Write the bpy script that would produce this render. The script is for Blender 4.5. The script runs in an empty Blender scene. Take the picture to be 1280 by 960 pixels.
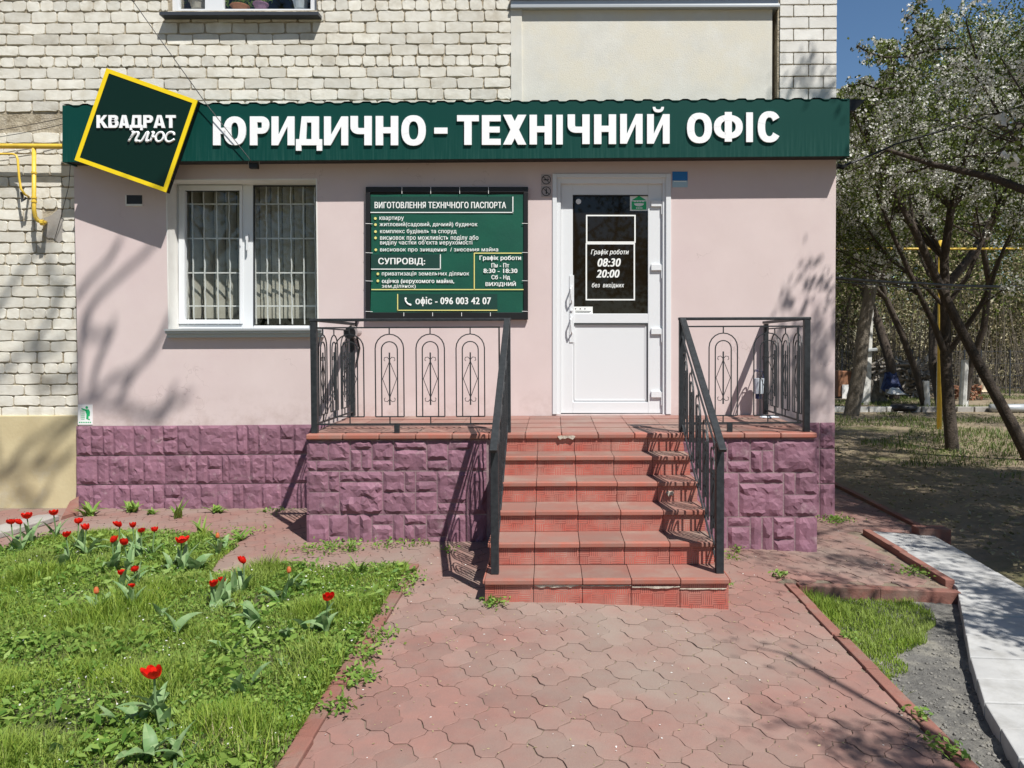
import bpy, math, random
import numpy as np
from mathutils import Vector, Matrix, Euler, noise
random.seed(7)
SC = bpy.context.scene
COL = SC.collection

# ------------------------------------------------------------------ camera
CAM = Vector((0, 0, 1.63))
PITCH, ROLL, SX, SY = math.radians(1.5), math.radians(-0.2), -52/1280, -0.01942
cd = bpy.data.cameras.new('camera'); cam = bpy.data.objects.new('camera', cd); COL.objects.link(cam)
cam.location = CAM
cd.sensor_width = 36; cd.lens = 27; cd.shift_x = SX; cd.shift_y = SY
cd.clip_start = 0.05; cd.clip_end = 1000
ROT = Matrix.Rotation(math.radians(90) - PITCH, 3, 'X') @ Matrix.Rotation(ROLL, 3, 'Z')
cam.rotation_euler = ROT.to_euler()
SC.camera = cam

# ------------------------------------------------------------------ world and sun
SUN = Vector((0.72, -1.0, 1.827)).normalized()       # towards the sun
EL = math.asin(SUN.z); AZ = math.atan2(SUN.x, SUN.y)
w = bpy.data.worlds.new('World'); SC.world = w; w.use_nodes = True
wn = w.node_tree.nodes; wl = w.node_tree.links
sky = wn.new('ShaderNodeTexSky'); sky.sky_type = 'NISHITA'; sky.sun_disc = False
sky.sun_elevation = EL; sky.sun_rotation = AZ; sky.air_density = 1.0; sky.dust_density = 0.1; sky.ozone_density = 2.2
hs = wn.new('ShaderNodeHueSaturation'); hs.inputs['Saturation'].default_value = 1.12
wl.new(sky.outputs[0], hs.inputs['Color']); wl.new(hs.outputs[0], wn['Background'].inputs[0]); wn['Background'].inputs[1].default_value = 0.074
sd = bpy.data.lights.new('sun', 'SUN'); sd.energy = 5.0; sd.angle = math.radians(0.5); sd.color = (1, 0.965, 0.91)
so = bpy.data.objects.new('sun', sd); COL.objects.link(so); so.rotation_euler = SUN.to_track_quat('Z', 'Y').to_euler()
SC.view_settings.view_transform = 'Standard'; SC.view_settings.look = 'None'
SC.view_settings.exposure = 0.42; SC.view_settings.gamma = 1
SC.cycles.max_bounces = 6; SC.cycles.transparent_max_bounces = 12

# ------------------------------------------------------------------ helpers
def gz(x, y=0):                                        # lie of the paving: falls to the right
    return -min(max(x, 0) * 0.045, 0.16)
def ray(px, py):
    return ROT @ Vector((((px-640)/1280 + SX)*4/3, ((480-py)/1280 + SY)*4/3, -1))
def at(px, py, Y):
    d = ray(px, py); return CAM + d*(Y/d.y)
def gnd(px, py, h=0.0):
    d = ray(px, py); z = h
    for _ in range(8):
        p = CAM + d*((z-CAM.z)/d.z); z = gz(p.x) + h
    return Vector((p.x, p.y, z))

ORG = {}
def link(o, parent=None, world=(0, 0, 0)):
    COL.objects.link(o); wpos = Vector(world); ORG[o.name] = wpos
    if parent is not None:
        o.parent = parent; o.location = wpos - ORG[parent.name]
    else: o.location = wpos
    return o
def tag(o, label, cat, group=None):
    o['label'] = label; o['category'] = cat
    if group: o['group'] = group
    return o
def thing(name, label, cat, loc, group=None):
    o = bpy.data.objects.new(name, None); o.empty_display_size = 0.1
    link(o, None, loc); return tag(o, label, cat, group)
def structure(o): o['kind'] = 'structure'; return o
def stuff(o): o['kind'] = 'stuff'; return o

class MB:
    def __init__(s): s.v = []; s.f = []
    def add(s, vs, fs):
        n = len(s.v); s.v += [tuple(v) for v in vs]; s.f += [tuple(i+n for i in f) for f in fs]; return s
    def box(s, x0, x1, y0, y1, z0, z1):
        vs = [(x, y, z) for x in (x0, x1) for y in (y0, y1) for z in (z0, z1)]
        return s.add(vs, [(0,1,3,2), (4,6,7,5), (0,4,5,1), (2,3,7,6), (0,2,6,4), (1,5,7,3)])
    def hexa(s, a, b):                                 # a: 4 front corners, b: 4 back corners (same order)
        s.add(list(a)+list(b), [(0,1,2,3), (7,6,5,4), (0,4,5,1), (1,5,6,2), (2,6,7,3), (3,7,4,0)]); return s
    def pbox(s, px0, py0, px1, py1, Y, T):             # box seen at pixels, front at Y, T thick
        c = [at(px0, py1, Y), at(px1, py1, Y), at(px1, py0, Y), at(px0, py0, Y)]
        return s.hexa(c, [p + Vector((0, T, 0)) for p in c])
    def prism(s, pts, d):                              # polygon pts extruded by d
        n = len(pts); d = Vector(d); P = [Vector(p) for p in pts]
        fs = [tuple(range(n)), tuple(range(2*n-1, n-1, -1))] + [(i, n+i, n+(i+1) % n, (i+1) % n) for i in range(n)]
        return s.add(P+[p+d for p in P], fs)
    def tube(s, path, r, k=6, r1=None, closed=False, square=False):
        P = [Vector(p) for p in path]; n = len(P); vs = []; fs = []
        prev = None
        for i, p in enumerate(P):
            if closed: t = P[(i+1) % n] - P[i-1]
            else: t = P[min(i+1, n-1)] - P[max(i-1, 0)]
            t.normalize()
            if prev is None:
                u = t.cross(Vector((0, 0, 1)))
                if u.length < 0.1: u = t.cross(Vector((0, 1, 0)))
            else: u = prev - t*prev.dot(t)
            u.normalize(); prev = u; v = t.cross(u)
            rr = r if r1 is None else r + (r1-r)*i/(n-1)
            for j in range(k):
                a = 2*math.pi*(j+0.5)/k; vs.append(p + (u*math.cos(a)+v*math.sin(a))*rr)
        m = n if closed else n-1
        for i in range(m):
            for j in range(k):
                fs.append((i*k+j, i*k+(j+1) % k, ((i+1) % n)*k+(j+1) % k, ((i+1) % n)*k+j))
        if not closed: fs += [tuple(range(k-1, -1, -1)), tuple((n-1)*k+j for j in range(k))]
        return s.add(vs, fs)
    def cyl(s, c, axis, r, h, k=16, r2=None):
        a = Vector(axis).normalized()
        return s.tube([Vector(c), Vector(c)+a*h], r, k, r2)
    def build(s, name, mat, parent=None, smooth=False, bevel=0, label=None, origin=None):
        P = np.array(s.v, dtype=float)
        o0 = Vector(origin) if origin is not None else Vector(((P.min(0)+P.max(0))/2))
        m = bpy.data.meshes.new(name); m.from_pydata([tuple(Vector(v)-o0) for v in s.v], [], s.f)
        m.validate(); m.update()
        if mat: m.materials.append(mat)
        if smooth: m.shade_smooth()
        o = bpy.data.objects.new(name, m); link(o, parent, o0)
        if bevel:
            b = o.modifiers.new('bevel', 'BEVEL'); b.width = bevel; b.segments = 2; b.limit_method = 'ANGLE'
        if label: o['label'] = label
        return o

def np_mesh(name, V, F, mat, parent=None, origin=(0, 0, 0), tint=None, smooth=False):
    V = np.asarray(V, dtype=np.float32) - np.array(origin, dtype=np.float32); F = np.asarray(F, dtype=np.int32)
    m = bpy.data.meshes.new(name); k = F.shape[1]
    m.vertices.add(len(V)); m.vertices.foreach_set('co', V.ravel())
    m.loops.add(F.size); m.loops.foreach_set('vertex_index', F.ravel())
    m.polygons.add(len(F)); m.polygons.foreach_set('loop_start', np.arange(0, F.size, k, dtype=np.int32))
    if tint is not None:
        a = m.attributes.new('tint', 'FLOAT', 'FACE'); a.data.foreach_set('value', np.asarray(tint, dtype=np.float32))
    m.update(calc_edges=True)
    if smooth: m.shade_smooth()
    m.materials.append(mat)
    o = bpy.data.objects.new(name, m); link(o, parent, origin); return o

# ------------------------------------------------------------------ materials
def nodes(name):
    m = bpy.data.materials.new(name); m.use_nodes = True; t = m.node_tree
    return m, t, t.nodes['Principled BSDF']
def N(t, kind, **kw):
    n = t.nodes.new(kind)
    for k, v in kw.items(): setattr(n, k, v)
    return n
def rgb(c): return (c[0], c[1], c[2], 1)
def mth(t, op, a, b=None, clamp=False):
    n = N(t, 'ShaderNodeMath', operation=op, use_clamp=clamp)
    for i, v in enumerate((a, b)):
        if v is None: continue
        if isinstance(v, (int, float)): n.inputs[i].default_value = v
        else: t.links.new(v, n.inputs[i])
    return n.outputs[0]
def mixc(t, fac, a, b, mode='MIX'):
    n = N(t, 'ShaderNodeMix', data_type='RGBA', blend_type=mode)
    for i, v in ((0, fac), (6, a), (7, b)):
        if isinstance(v, (int, float)): n.inputs[i].default_value = v
        elif isinstance(v, tuple): n.inputs[i].default_value = rgb(v)
        else: t.links.new(v, n.inputs[i])
    return n.outputs[2]
def noi(t, scale, detail=5, rough=0.6, stretch=None, seed=0):
    g = N(t, 'ShaderNodeNewGeometry'); v = g.outputs['Position']
    mp = N(t, 'ShaderNodeMapping'); t.links.new(v, mp.inputs[0]); mp.inputs['Location'].default_value = (seed, seed*1.7, seed*0.3)
    if stretch: mp.inputs['Scale'].default_value = stretch
    n = N(t, 'ShaderNodeTexNoise'); n.inputs['Scale'].default_value = scale; n.inputs['Detail'].default_value = detail
    n.inputs['Roughness'].default_value = rough; t.links.new(mp.outputs[0], n.inputs['Vector']); return n.outputs['Fac']
def ramp(t, fac, a, b):
    n = N(t, 'ShaderNodeMapRange'); n.inputs[1].default_value = a; n.inputs[2].default_value = b
    t.links.new(fac, n.inputs[0]); return n.outputs[0]
def M(name, c1, c2=None, sc=4, lo=0.35, hi=0.65, rough=0.8, bump=0, bsc=60, bd=0.01, rand=0, c3=None, sc3=1.2, lo3=0.5, hi3=0.7, metal=0, stretch=None, spec=0.4, coat=0):
    m, t, p = nodes(name)
    c = None
    if c2: c = mixc(t, ramp(t, noi(t, sc, stretch=stretch), lo, hi), tuple(c1), tuple(c2))
    if c3:
        c = mixc(t, ramp(t, noi(t, sc3, 6, 0.65, seed=5), lo3, hi3), c if c else tuple(c1), tuple(c3))
    if rand:
        oi = N(t, 'ShaderNodeObjectInfo')
        k = mth(t, 'MULTIPLY_ADD', oi.outputs['Random'], rand); k.node.inputs[2].default_value = 1-rand/2
        cc = N(t, 'ShaderNodeCombineColor'); 
        for i in range(3): t.links.new(k, cc.inputs[i])
        c = mixc(t, 1.0, c if c else tuple(c1), cc.outputs[0], 'MULTIPLY')
    if c: t.links.new(c, p.inputs['Base Color'])
    else: p.inputs['Base Color'].default_value = rgb(c1)
    p.inputs['Roughness'].default_value = rough; p.inputs['Metallic'].default_value = metal
    p.inputs['Specular IOR Level'].default_value = spec; p.inputs['Coat Weight'].default_value = coat
    if bump:
        b = N(t, 'ShaderNodeBump'); b.inputs['Strength'].default_value = bump; b.inputs['Distance'].default_value = bd
        t.links.new(noi(t, bsc, 8, 0.65, seed=9), b.inputs['Height']); t.links.new(b.outputs[0], p.inputs['Normal'])
    return m
def leafmat(name, ca, cb, trans=0.35, rough=0.5, cc=None):
    m, t, p = nodes(name)
    a = N(t, 'ShaderNodeAttribute'); a.attribute_name = 'tint'
    c = mixc(t, a.outputs['Fac'], tuple(ca), tuple(cb))
    if cc: c = mixc(t, ramp(t, noi(t, 1.6, 4), 0.45, 0.62), c, tuple(cc))
    t.links.new(c, p.inputs['Base Color']); p.inputs['Roughness'].default_value = rough; p.inputs['Specular IOR Level'].default_value = 0.25
    tr = N(t, 'ShaderNodeBsdfTranslucent'); t.links.new(c, tr.inputs[0])
    mx = N(t, 'ShaderNodeMixShader'); mx.inputs[0].default_value = trans
    t.links.new(p.outputs[0], mx.inputs[1]); t.links.new(tr.outputs[0], mx.inputs[2])
    t.links.new(mx.outputs[0], t.nodes['Material Output'].inputs[0]); return m

mt = {}
mt['brick'] = M('silicate_brick', (0.67, 0.65, 0.58), (0.59, 0.56, 0.48), 9, bump=0.6, bsc=70, bd=0.006, rand=0.26, c3=(0.45, 0.41, 0.33), sc3=3.5, lo3=0.54, hi3=0.76, rough=0.9)
mt['brick_new'] = M('white_pier_brick', (0.70, 0.69, 0.65), (0.64, 0.625, 0.58), 9, bump=0.4, bsc=70, bd=0.004, rand=0.12, rough=0.9)
mt['mortar'] = M('mortar', (0.50, 0.44, 0.33), (0.30, 0.25, 0.175), 11, bump=1, bsc=45, bd=0.02, c3=(0.48, 0.43, 0.35), sc3=5, rough=0.95)
mt['pink'] = M('pink_stucco', (0.62, 0.52, 0.505), (0.59, 0.49, 0.475), 2.2, bump=0.25, bsc=160, bd=0.004, c3=(0.58, 0.47, 0.465), sc3=1.1, lo3=0.5, hi3=0.75, rough=0.9)
mt['beige'] = M('ochre_plaster', (0.56, 0.48, 0.29), (0.49, 0.41, 0.24), 3, bump=0.25, bsc=22, bd=0.01, c3=(0.52, 0.48, 0.36), sc3=2, rough=0.92)
mt['panel'] = M('panel_plaster', (0.63, 0.62, 0.565), (0.57, 0.56, 0.505), 5, bump=0.5, bsc=90, bd=0.005, c3=(0.62, 0.59, 0.50), sc3=1.8, lo3=0.48, hi3=0.62, rough=0.92)
mt['purple'] = M('purple_stone_paint', (0.245, 0.118, 0.162), (0.195, 0.095, 0.13), 7, bump=0.45, bsc=60, bd=0.006, rand=0.22, c3=(0.36, 0.255, 0.27), sc3=7, lo3=0.58, hi3=0.76, rough=0.72)
mt['purple_joint'] = M('purple_joint', (0.20, 0.115, 0.145), (0.30, 0.22, 0.22), 12, rough=0.9, bump=0.5)
mt['upvc'] = M('white_upvc', (0.67, 0.69, 0.705), rough=0.3)
mt['upvc_warm'] = M('white_reveal', (0.76, 0.75, 0.71), (0.70, 0.68, 0.64), 6, rough=0.7)
mt['rubber'] = M('dark_gasket', (0.03, 0.035, 0.04), rough=0.6)
mt['grey_metal'] = M('grey_painted_metal', (0.42, 0.44, 0.45), rough=0.35, metal=0.3)
mt['dark_metal'] = M('dark_sill', (0.045, 0.05, 0.06), rough=0.4)
mt['iron'] = M('black_iron', (0.015, 0.018, 0.021), (0.028, 0.032, 0.036), 30, rough=0.5, spec=0.35, bump=0.1, bsc=120)
mt['yellowpaint'] = M('yellow_pipe_paint', (0.72, 0.50, 0.06), (0.60, 0.40, 0.05), 15, rough=0.4, bump=0.1)
mt['tread'] = M('tread_tile', (0.265, 0.125, 0.10), (0.245, 0.145, 0.12), 5, rand=0.24, rough=0.6, c3=(0.28, 0.215, 0.175), sc3=2.4, lo3=0.48, hi3=0.72)
mt['nosing'] = M('nosing_tile', (0.36, 0.12, 0.085), (0.29, 0.15, 0.12), 8, rand=0.24, rough=0.55)
mt['chip'] = M('broken_mortar', (0.55, 0.50, 0.42), (0.42, 0.37, 0.30), 30, rough=0.95, bump=0.8)
mt['concrete'] = M('concrete', (0.36, 0.34, 0.31), (0.28, 0.26, 0.24), 6, rough=0.9, bump=0.5)
mt['path'] = M('white_path', (0.44, 0.44, 0.43), (0.36, 0.36, 0.355), 3, rough=0.8, bump=0.3, bsc=25, c3=(0.27, 0.265, 0.25), sc3=4, lo3=0.50, hi3=0.75)
mt['kerb'] = M('red_kerb', (0.25, 0.105, 0.08), (0.21, 0.10, 0.078), 7, rough=0.85, bump=0.5, bsc=60, rand=0.15, c3=(0.22, 0.16, 0.13), sc3=3)
mt['paver'] = M('red_paver', (0.265, 0.142, 0.118), (0.225, 0.134, 0.114), 7, rough=0.88, bump=0.5, bsc=90, bd=0.004, rand=0.20, c3=(0.26, 0.20, 0.168), sc3=0.9, lo3=0.42, hi3=0.66)
mt['joint'] = M('sandy_joint', (0.245, 0.17, 0.135), (0.18, 0.155, 0.105), 5, rough=0.95, bump=0.8, bsc=80, c3=(0.24, 0.20, 0.155), sc3=9)
mt['soil'] = M('lawn_soil', (0.10, 0.10, 0.045), (0.065, 0.085, 0.025), 6, rough=0.95, bump=1, bsc=30, bd=0.03, c3=(0.19, 0.16, 0.105), sc3=2.2, lo3=0.58, hi3=0.68)
mt['dirt'] = M('dry_dirt', (0.27, 0.215, 0.145), (0.19, 0.15, 0.10), 2.2, rough=0.95, bump=0.9, bsc=14, bd=0.03, c3=(0.15, 0.145, 0.06), sc3=0.55, lo3=0.56, hi3=0.66)
mt['gravel'] = M('asphalt_rubble', (0.17, 0.165, 0.15), (0.11, 0.107, 0.10), 16, rough=0.95, bump=1, bsc=45, bd=0.02, c3=(0.33, 0.31, 0.26), sc3=3)
mt['stone'] = M('gravel_stone', (0.24, 0.23, 0.21), (0.15, 0.145, 0.13), 30, rough=0.95, bump=0.4)
mt['bark'] = M('bark', (0.085, 0.065, 0.05), (0.05, 0.04, 0.032), 20, rough=0.95, bump=1, bsc=30, bd=0.03, stretch=(1, 1, 0.25))
mt['bark2'] = M('grey_bark', (0.17, 0.145, 0.115), (0.10, 0.085, 0.065), 20, rough=0.95, bump=1, bsc=30, bd=0.03, stretch=(1, 1, 0.25))
mt['white'] = M('white_paint', (0.80, 0.80, 0.79), rough=0.6)
mt['whitewash'] = M('whitewash', (0.72, 0.71, 0.68), (0.5, 0.49, 0.45), 8, rough=0.9)
mt['letter'] = M('white_letter', (0.84, 0.85, 0.86), rough=0.45)
mt['print'] = M('white_print', (0.80, 0.82, 0.80), rough=0.6)
mt['black'] = M('black_plastic', (0.012, 0.012, 0.013), rough=0.4)
mt['sign_green'] = M('sign_green', (0.001, 0.017, 0.0115), rough=0.45, spec=0.25)
mt['banner'] = M('banner_green', (0.004, 0.085, 0.052), (0.004, 0.07, 0.045), 3, rough=0.5, bump=0.15, bsc=5, bd=0.03)
mt['banner_dark'] = M('banner_dark', (0.008, 0.045, 0.035), rough=0.5)
mt['yellow'] = M('yellow_edge', (0.82, 0.60, 0.01), rough=0.4)
mt['pale_yellow'] = M('pale_yellow_print', (0.72, 0.66, 0.22), rough=0.6)
mt['blue'] = M('blue_plate', (0.01, 0.15, 0.42), rough=0.4)
mt['pale_blue'] = M('pale_blue_plate', (0.35, 0.50, 0.58), rough=0.4)
mt['green'] = M('sticker_green', (0.01, 0.40, 0.14), rough=0.4)
mt['dull_plate'] = M('dull_plaque', (0.42, 0.36, 0.35), rough=0.5)
mt['blind'] = M('blind_fabric', (0.46, 0.44, 0.38), (0.40, 0.38, 0.33), 12, rough=0.9)
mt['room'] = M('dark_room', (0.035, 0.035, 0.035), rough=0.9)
mt['terracotta'] = M('terracotta', (0.50, 0.22, 0.11), rough=0.8)
mt['potgrey'] = M('cream_pot', (0.55, 0.50, 0.42), rough=0.6)
mt['potviolet'] = M('violet_pot', (0.35, 0.20, 0.30), rough=0.5)
mt['cloth'] = M('pale_cloth', (0.55, 0.60, 0.66), rough=0.9)
mt['oldwood'] = M('old_wood', (0.30, 0.27, 0.23), (0.16, 0.14, 0.12), 9, rough=0.9, bump=0.5, rand=0.4)
mt['tarp'] = M('blue_tarp', (0.02, 0.03, 0.09), rough=0.6)
mt['rust'] = M('orange_brick', (0.30, 0.14, 0.075), (0.22, 0.11, 0.07), 12, rough=0.9)
mt['tan'] = M('tan_board', (0.55, 0.46, 0.33), rough=0.9)

m = mt['pink']; t = m.node_tree; p = t.nodes['Principled BSDF']; src = p.inputs['Base Color'].links[0].from_socket
g = N(t, 'ShaderNodeNewGeometry'); sp = N(t, 'ShaderNodeSeparateXYZ'); t.links.new(g.outputs['Position'], sp.inputs[0])
mr = N(t, 'ShaderNodeMapRange'); mr.inputs[1].default_value = 1.25; mr.inputs[2].default_value = 0.88; t.links.new(sp.outputs[2], mr.inputs[0])
dirt_ = mth(t, 'MULTIPLY', mr.outputs[0], ramp(t, noi(t, 7, 6, 0.7, seed=2), 0.42, 0.7), True)
src = mixc(t, mth(t, 'MULTIPLY', dirt_, 0.55), src, (0.40, 0.30, 0.27))
vn = N(t, 'ShaderNodeTexVoronoi', feature='DISTANCE_TO_EDGE'); vn.inputs['Scale'].default_value = 0.9
dd = N(t, 'ShaderNodeVectorMath', operation='ADD'); nz_t = N(t, 'ShaderNodeTexNoise'); nz_t.inputs['Scale'].default_value = 3; nz_t.inputs['Detail'].default_value = 6; t.links.new(g.outputs['Position'], nz_t.inputs['Vector']); t.links.new(g.outputs['Position'], dd.inputs[0]); t.links.new(nz_t.outputs['Color'], dd.inputs[1]); t.links.new(dd.outputs[0], vn.inputs['Vector'])
crack = mth(t, 'MULTIPLY', mth(t, 'LESS_THAN', vn.outputs['Distance'], 0.0035), ramp(t, noi(t, 1.3, 3, seed=11), 0.56, 0.62), True)
src = mixc(t, mth(t, 'MULTIPLY', crack, 0.35), src, (0.33, 0.25, 0.24)); t.links.new(src, p.inputs['Base Color'])

m, t, p = nodes('fascia_sheet')                         # green sheet with dust runs
f = ramp(t, noi(t, 9, 4, stretch=(6, 1, 0.25)), 0.45, 0.8)
g2 = N(t, 'ShaderNodeNewGeometry'); sp = N(t, 'ShaderNodeSeparateXYZ'); t.links.new(g2.outputs['Position'], sp.inputs[0])
low = N(t, 'ShaderNodeMapRange'); low.inputs[1].default_value = 3.75; low.inputs[2].default_value = 3.40; t.links.new(sp.outputs[2], low.inputs[0])
f2 = mth(t, 'MULTIPLY', f, low.outputs[0], True)
c = mixc(t, mth(t, 'MULTIPLY', f2, 0.45), (0.0008, 0.046, 0.037), (0.05, 0.13, 0.11)); t.links.new(c, p.inputs['Base Color'])
p.inputs['Roughness'].default_value = 0.5; p.inputs['Specular IOR Level'].default_value = 0.2; mt['fascia'] = m

m, t, p = nodes('riser_tile')                           # basket-weave grooves
g = N(t, 'ShaderNodeNewGeometry'); sp = N(t, 'ShaderNodeSeparateXYZ'); t.links.new(g.outputs['Position'], sp.inputs[0])
X = mth(t, 'ADD', sp.outputs[0], 10.44); Z = mth(t, 'ADD', sp.outputs[2], 10.0-0.003)
cell = 0.0768
par = mth(t, 'MODULO', mth(t, 'ADD', mth(t, 'FLOOR', mth(t, 'DIVIDE', X, cell)), mth(t, 'FLOOR', mth(t, 'DIVIDE', Z, 0.075))), 2)
fx = mth(t, 'FRACT', mth(t, 'DIVIDE', X, 0.0128)); fz = mth(t, 'FRACT', mth(t, 'DIVIDE', Z, 0.0125))
s = mth(t, 'ADD', mth(t, 'MULTIPLY', fx, par), mth(t, 'MULTIPLY', fz, mth(t, 'SUBTRACT', 1.0, par)))
gr = mth(t, 'LESS_THAN', s, 0.34)
base = mixc(t, ramp(t, noi(t, 6), 0.4, 0.62), (0.45, 0.105, 0.075), (0.39, 0.16, 0.125))
dirt = mixc(t, ramp(t, noi(t, 4, seed=3), 0.42, 0.62), (0.20, 0.05, 0.04), (0.46, 0.27, 0.22))
c = mixc(t, gr, base, dirt); t.links.new(c, p.inputs['Base Color']); p.inputs['Roughness'].default_value = 0.6
b = N(t, 'ShaderNodeBump'); b.inputs['Strength'].default_value = 0.6; b.inputs['Distance'].default_value = 0.003
t.links.new(mth(t, 'SUBTRACT', 1.0, gr), b.inputs['Height']); t.links.new(b.outputs[0], p.inputs['Normal']); mt['riser'] = m

def glassmat(name, tint=0.9, ior=1.5):
    m, t, p = nodes(name); t.nodes.remove(p)
    tr = N(t, 'ShaderNodeBsdfTransparent'); tr.inputs[0].default_value = (tint, tint*1.01, tint, 1)
    gl = N(t, 'ShaderNodeBsdfGlossy'); gl.inputs['Roughness'].default_value = 0.02
    lw = N(t, 'ShaderNodeLayerWeight'); lw.inputs[0].default_value = 0.5
    k = mth(t, 'MULTIPLY_ADD', mth(t, 'POWER', lw.outputs['Facing'], 4.0), 0.85); k.node.inputs[2].default_value = 0.035
    mx = N(t, 'ShaderNodeMixShader'); t.links.new(k, mx.inputs[0]); t.links.new(tr.outputs[0], mx.inputs[1]); t.links.new(gl.outputs[0], mx.inputs[2])
    t.links.new(mx.outputs[0], t.nodes['Material Output'].inputs[0]); return m
mt['glass'] = glassmat('window_glass', 0.92, 1.55)
m, t, p = nodes('dark_door_glass'); p.inputs['Base Color'].default_value = (0.012, 0.0085, 0.005, 1); p.inputs['Roughness'].default_value = 0.03
p.inputs['Specular IOR Level'].default_value = 0.35; mt['door_glass'] = m

mt['grass'] = leafmat('grass_blade', (0.12, 0.23, 0.02), (0.34, 0.43, 0.07), 0.4, 0.55, cc=(0.27, 0.35, 0.08))
mt['shade_grass'] = leafmat('shaded_grass_blade', (0.06, 0.10, 0.02), (0.17, 0.21, 0.06), 0.3)  # darker copy of the grass, tree shade put into its colour
mt['straw'] = leafmat('dry_blade', (0.30, 0.25, 0.13), (0.50, 0.43, 0.25), 0.2)
mt['weed'] = leafmat('weed_leaf', (0.09, 0.20, 0.03), (0.29, 0.41, 0.09), 0.35)
mt['tulip_leaf'] = leafmat('tulip_leaf', (0.15, 0.27, 0.105), (0.30, 0.42, 0.20), 0.3, 0.45)
mt['petal'] = leafmat('tulip_petal', (0.62, 0.006, 0.006), (0.88, 0.035, 0.015), 0.35, 0.5)
mt['petal_o'] = leafmat('faded_petal', (0.72, 0.15, 0.05), (0.70, 0.28, 0.12), 0.3, 0.5)
mt['leaf'] = leafmat('tree_leaf', (0.04, 0.065, 0.012), (0.20, 0.25, 0.055), 0.25)
mt['blossom'] = leafmat('blossom', (0.62, 0.62, 0.55), (0.85, 0.85, 0.82), 0.3, 0.6)
mt['brush'] = leafmat('thicket_leaf', (0.14, 0.13, 0.06), (0.46, 0.40, 0.25), 0.3)
mt['daisy'] = leafmat('white_flower', (0.7, 0.7, 0.66), (0.8, 0.8, 0.78), 0.2)

# ------------------------------------------------------------------ text
def text_mesh(body, shear=0.0, offset=0.0, extrude=0.0, space=1.0, res=4):
    c = bpy.data.curves.new('text', 'FONT'); c.body = body; c.size = 1; c.shear = shear; c.offset = offset
    c.extrude = extrude; c.space_character = space; c.resolution_u = res
    o = bpy.data.objects.new('text', c); COL.objects.link(o); bpy.context.view_layer.update()
    me = bpy.data.meshes.new_from_object(o.evaluated_get(bpy.context.evaluated_depsgraph_get()))
    vs = [v.co.copy() for v in me.vertices]; fs = [tuple(p.vertices) for p in me.polygons]
    bpy.data.objects.remove(o); bpy.data.curves.remove(c); bpy.data.meshes.remove(me)
    return vs, fs
def compose_text(body, **kw):
    """text_mesh, with the letter ef drawn as a round letter plus its own stem"""
    vs, fs = text_mesh(body.replace('\u0444', '\u043e'), **kw)
    if '\u0444' in body:
        kw2 = {k: v for k, v in kw.items() if k not in ('shear',)}
        one, _ = text_mesh('\u043e', **kw2); w1 = max(v.x for v in one)-min(v.x for v in one)
        for i, c in enumerate(body):
            if c != '\u0444': continue
            pre, _ = text_mesh(body[:i].replace('\u0444', '\u043e')+'\u043e', **kw2)
            cx = max(v.x for v in pre)-w1/2; n = len(vs); sh_ = kw.get('shear', 0)
            vs += [Vector((x+sh_*y, y, 0)) for x, y in ((cx-.045, -.2), (cx+.045, -.2), (cx+.045, .72), (cx-.045, .72))]; fs += [(n, n+1, n+2, n+3)]
    return vs, fs
def put_text(mb, body, px0, py0, px1, py1, Y, T=0.0, offset=0.0, **kw):
    body = body.replace('\u0406', 'I')
    vs, fs = compose_text(body, extrude=0.5 if T else 0.0, space=1.05, **kw)
    o = max(0.0, offset-0.002)*1.15
    sh = [(0, 0)] if o <= 0 else [(-o, -o*.3), (0, -o*.3), (o, -o*.3), (-o, o*.3), (0, o*.3), (o, o*.3)]
    x0 = min(v.x for v in vs)-o; x1 = max(v.x for v in vs)+o; y0 = min(v.y for v in vs)-o*.3; y1 = max(v.y for v in vs)+o*.3
    A, B, C_, D = at(px0, py1, Y), at(px1, py1, Y), at(px1, py0, Y), at(px0, py0, Y)
    for n_, (dx, dy) in enumerate(sh):
        out = []
        for v in vs:
            a = (v.x+dx-x0)/(x1-x0); b = (v.y+dy-y0)/(y1-y0)
            q = (A*(1-a)+B*a)*(1-b) + (D*(1-a)+C_*a)*b
            out.append(q + Vector((0, -v.z*T - 0.00012*n_, 0)))
        mb.add(out, fs)
    return mb
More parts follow.
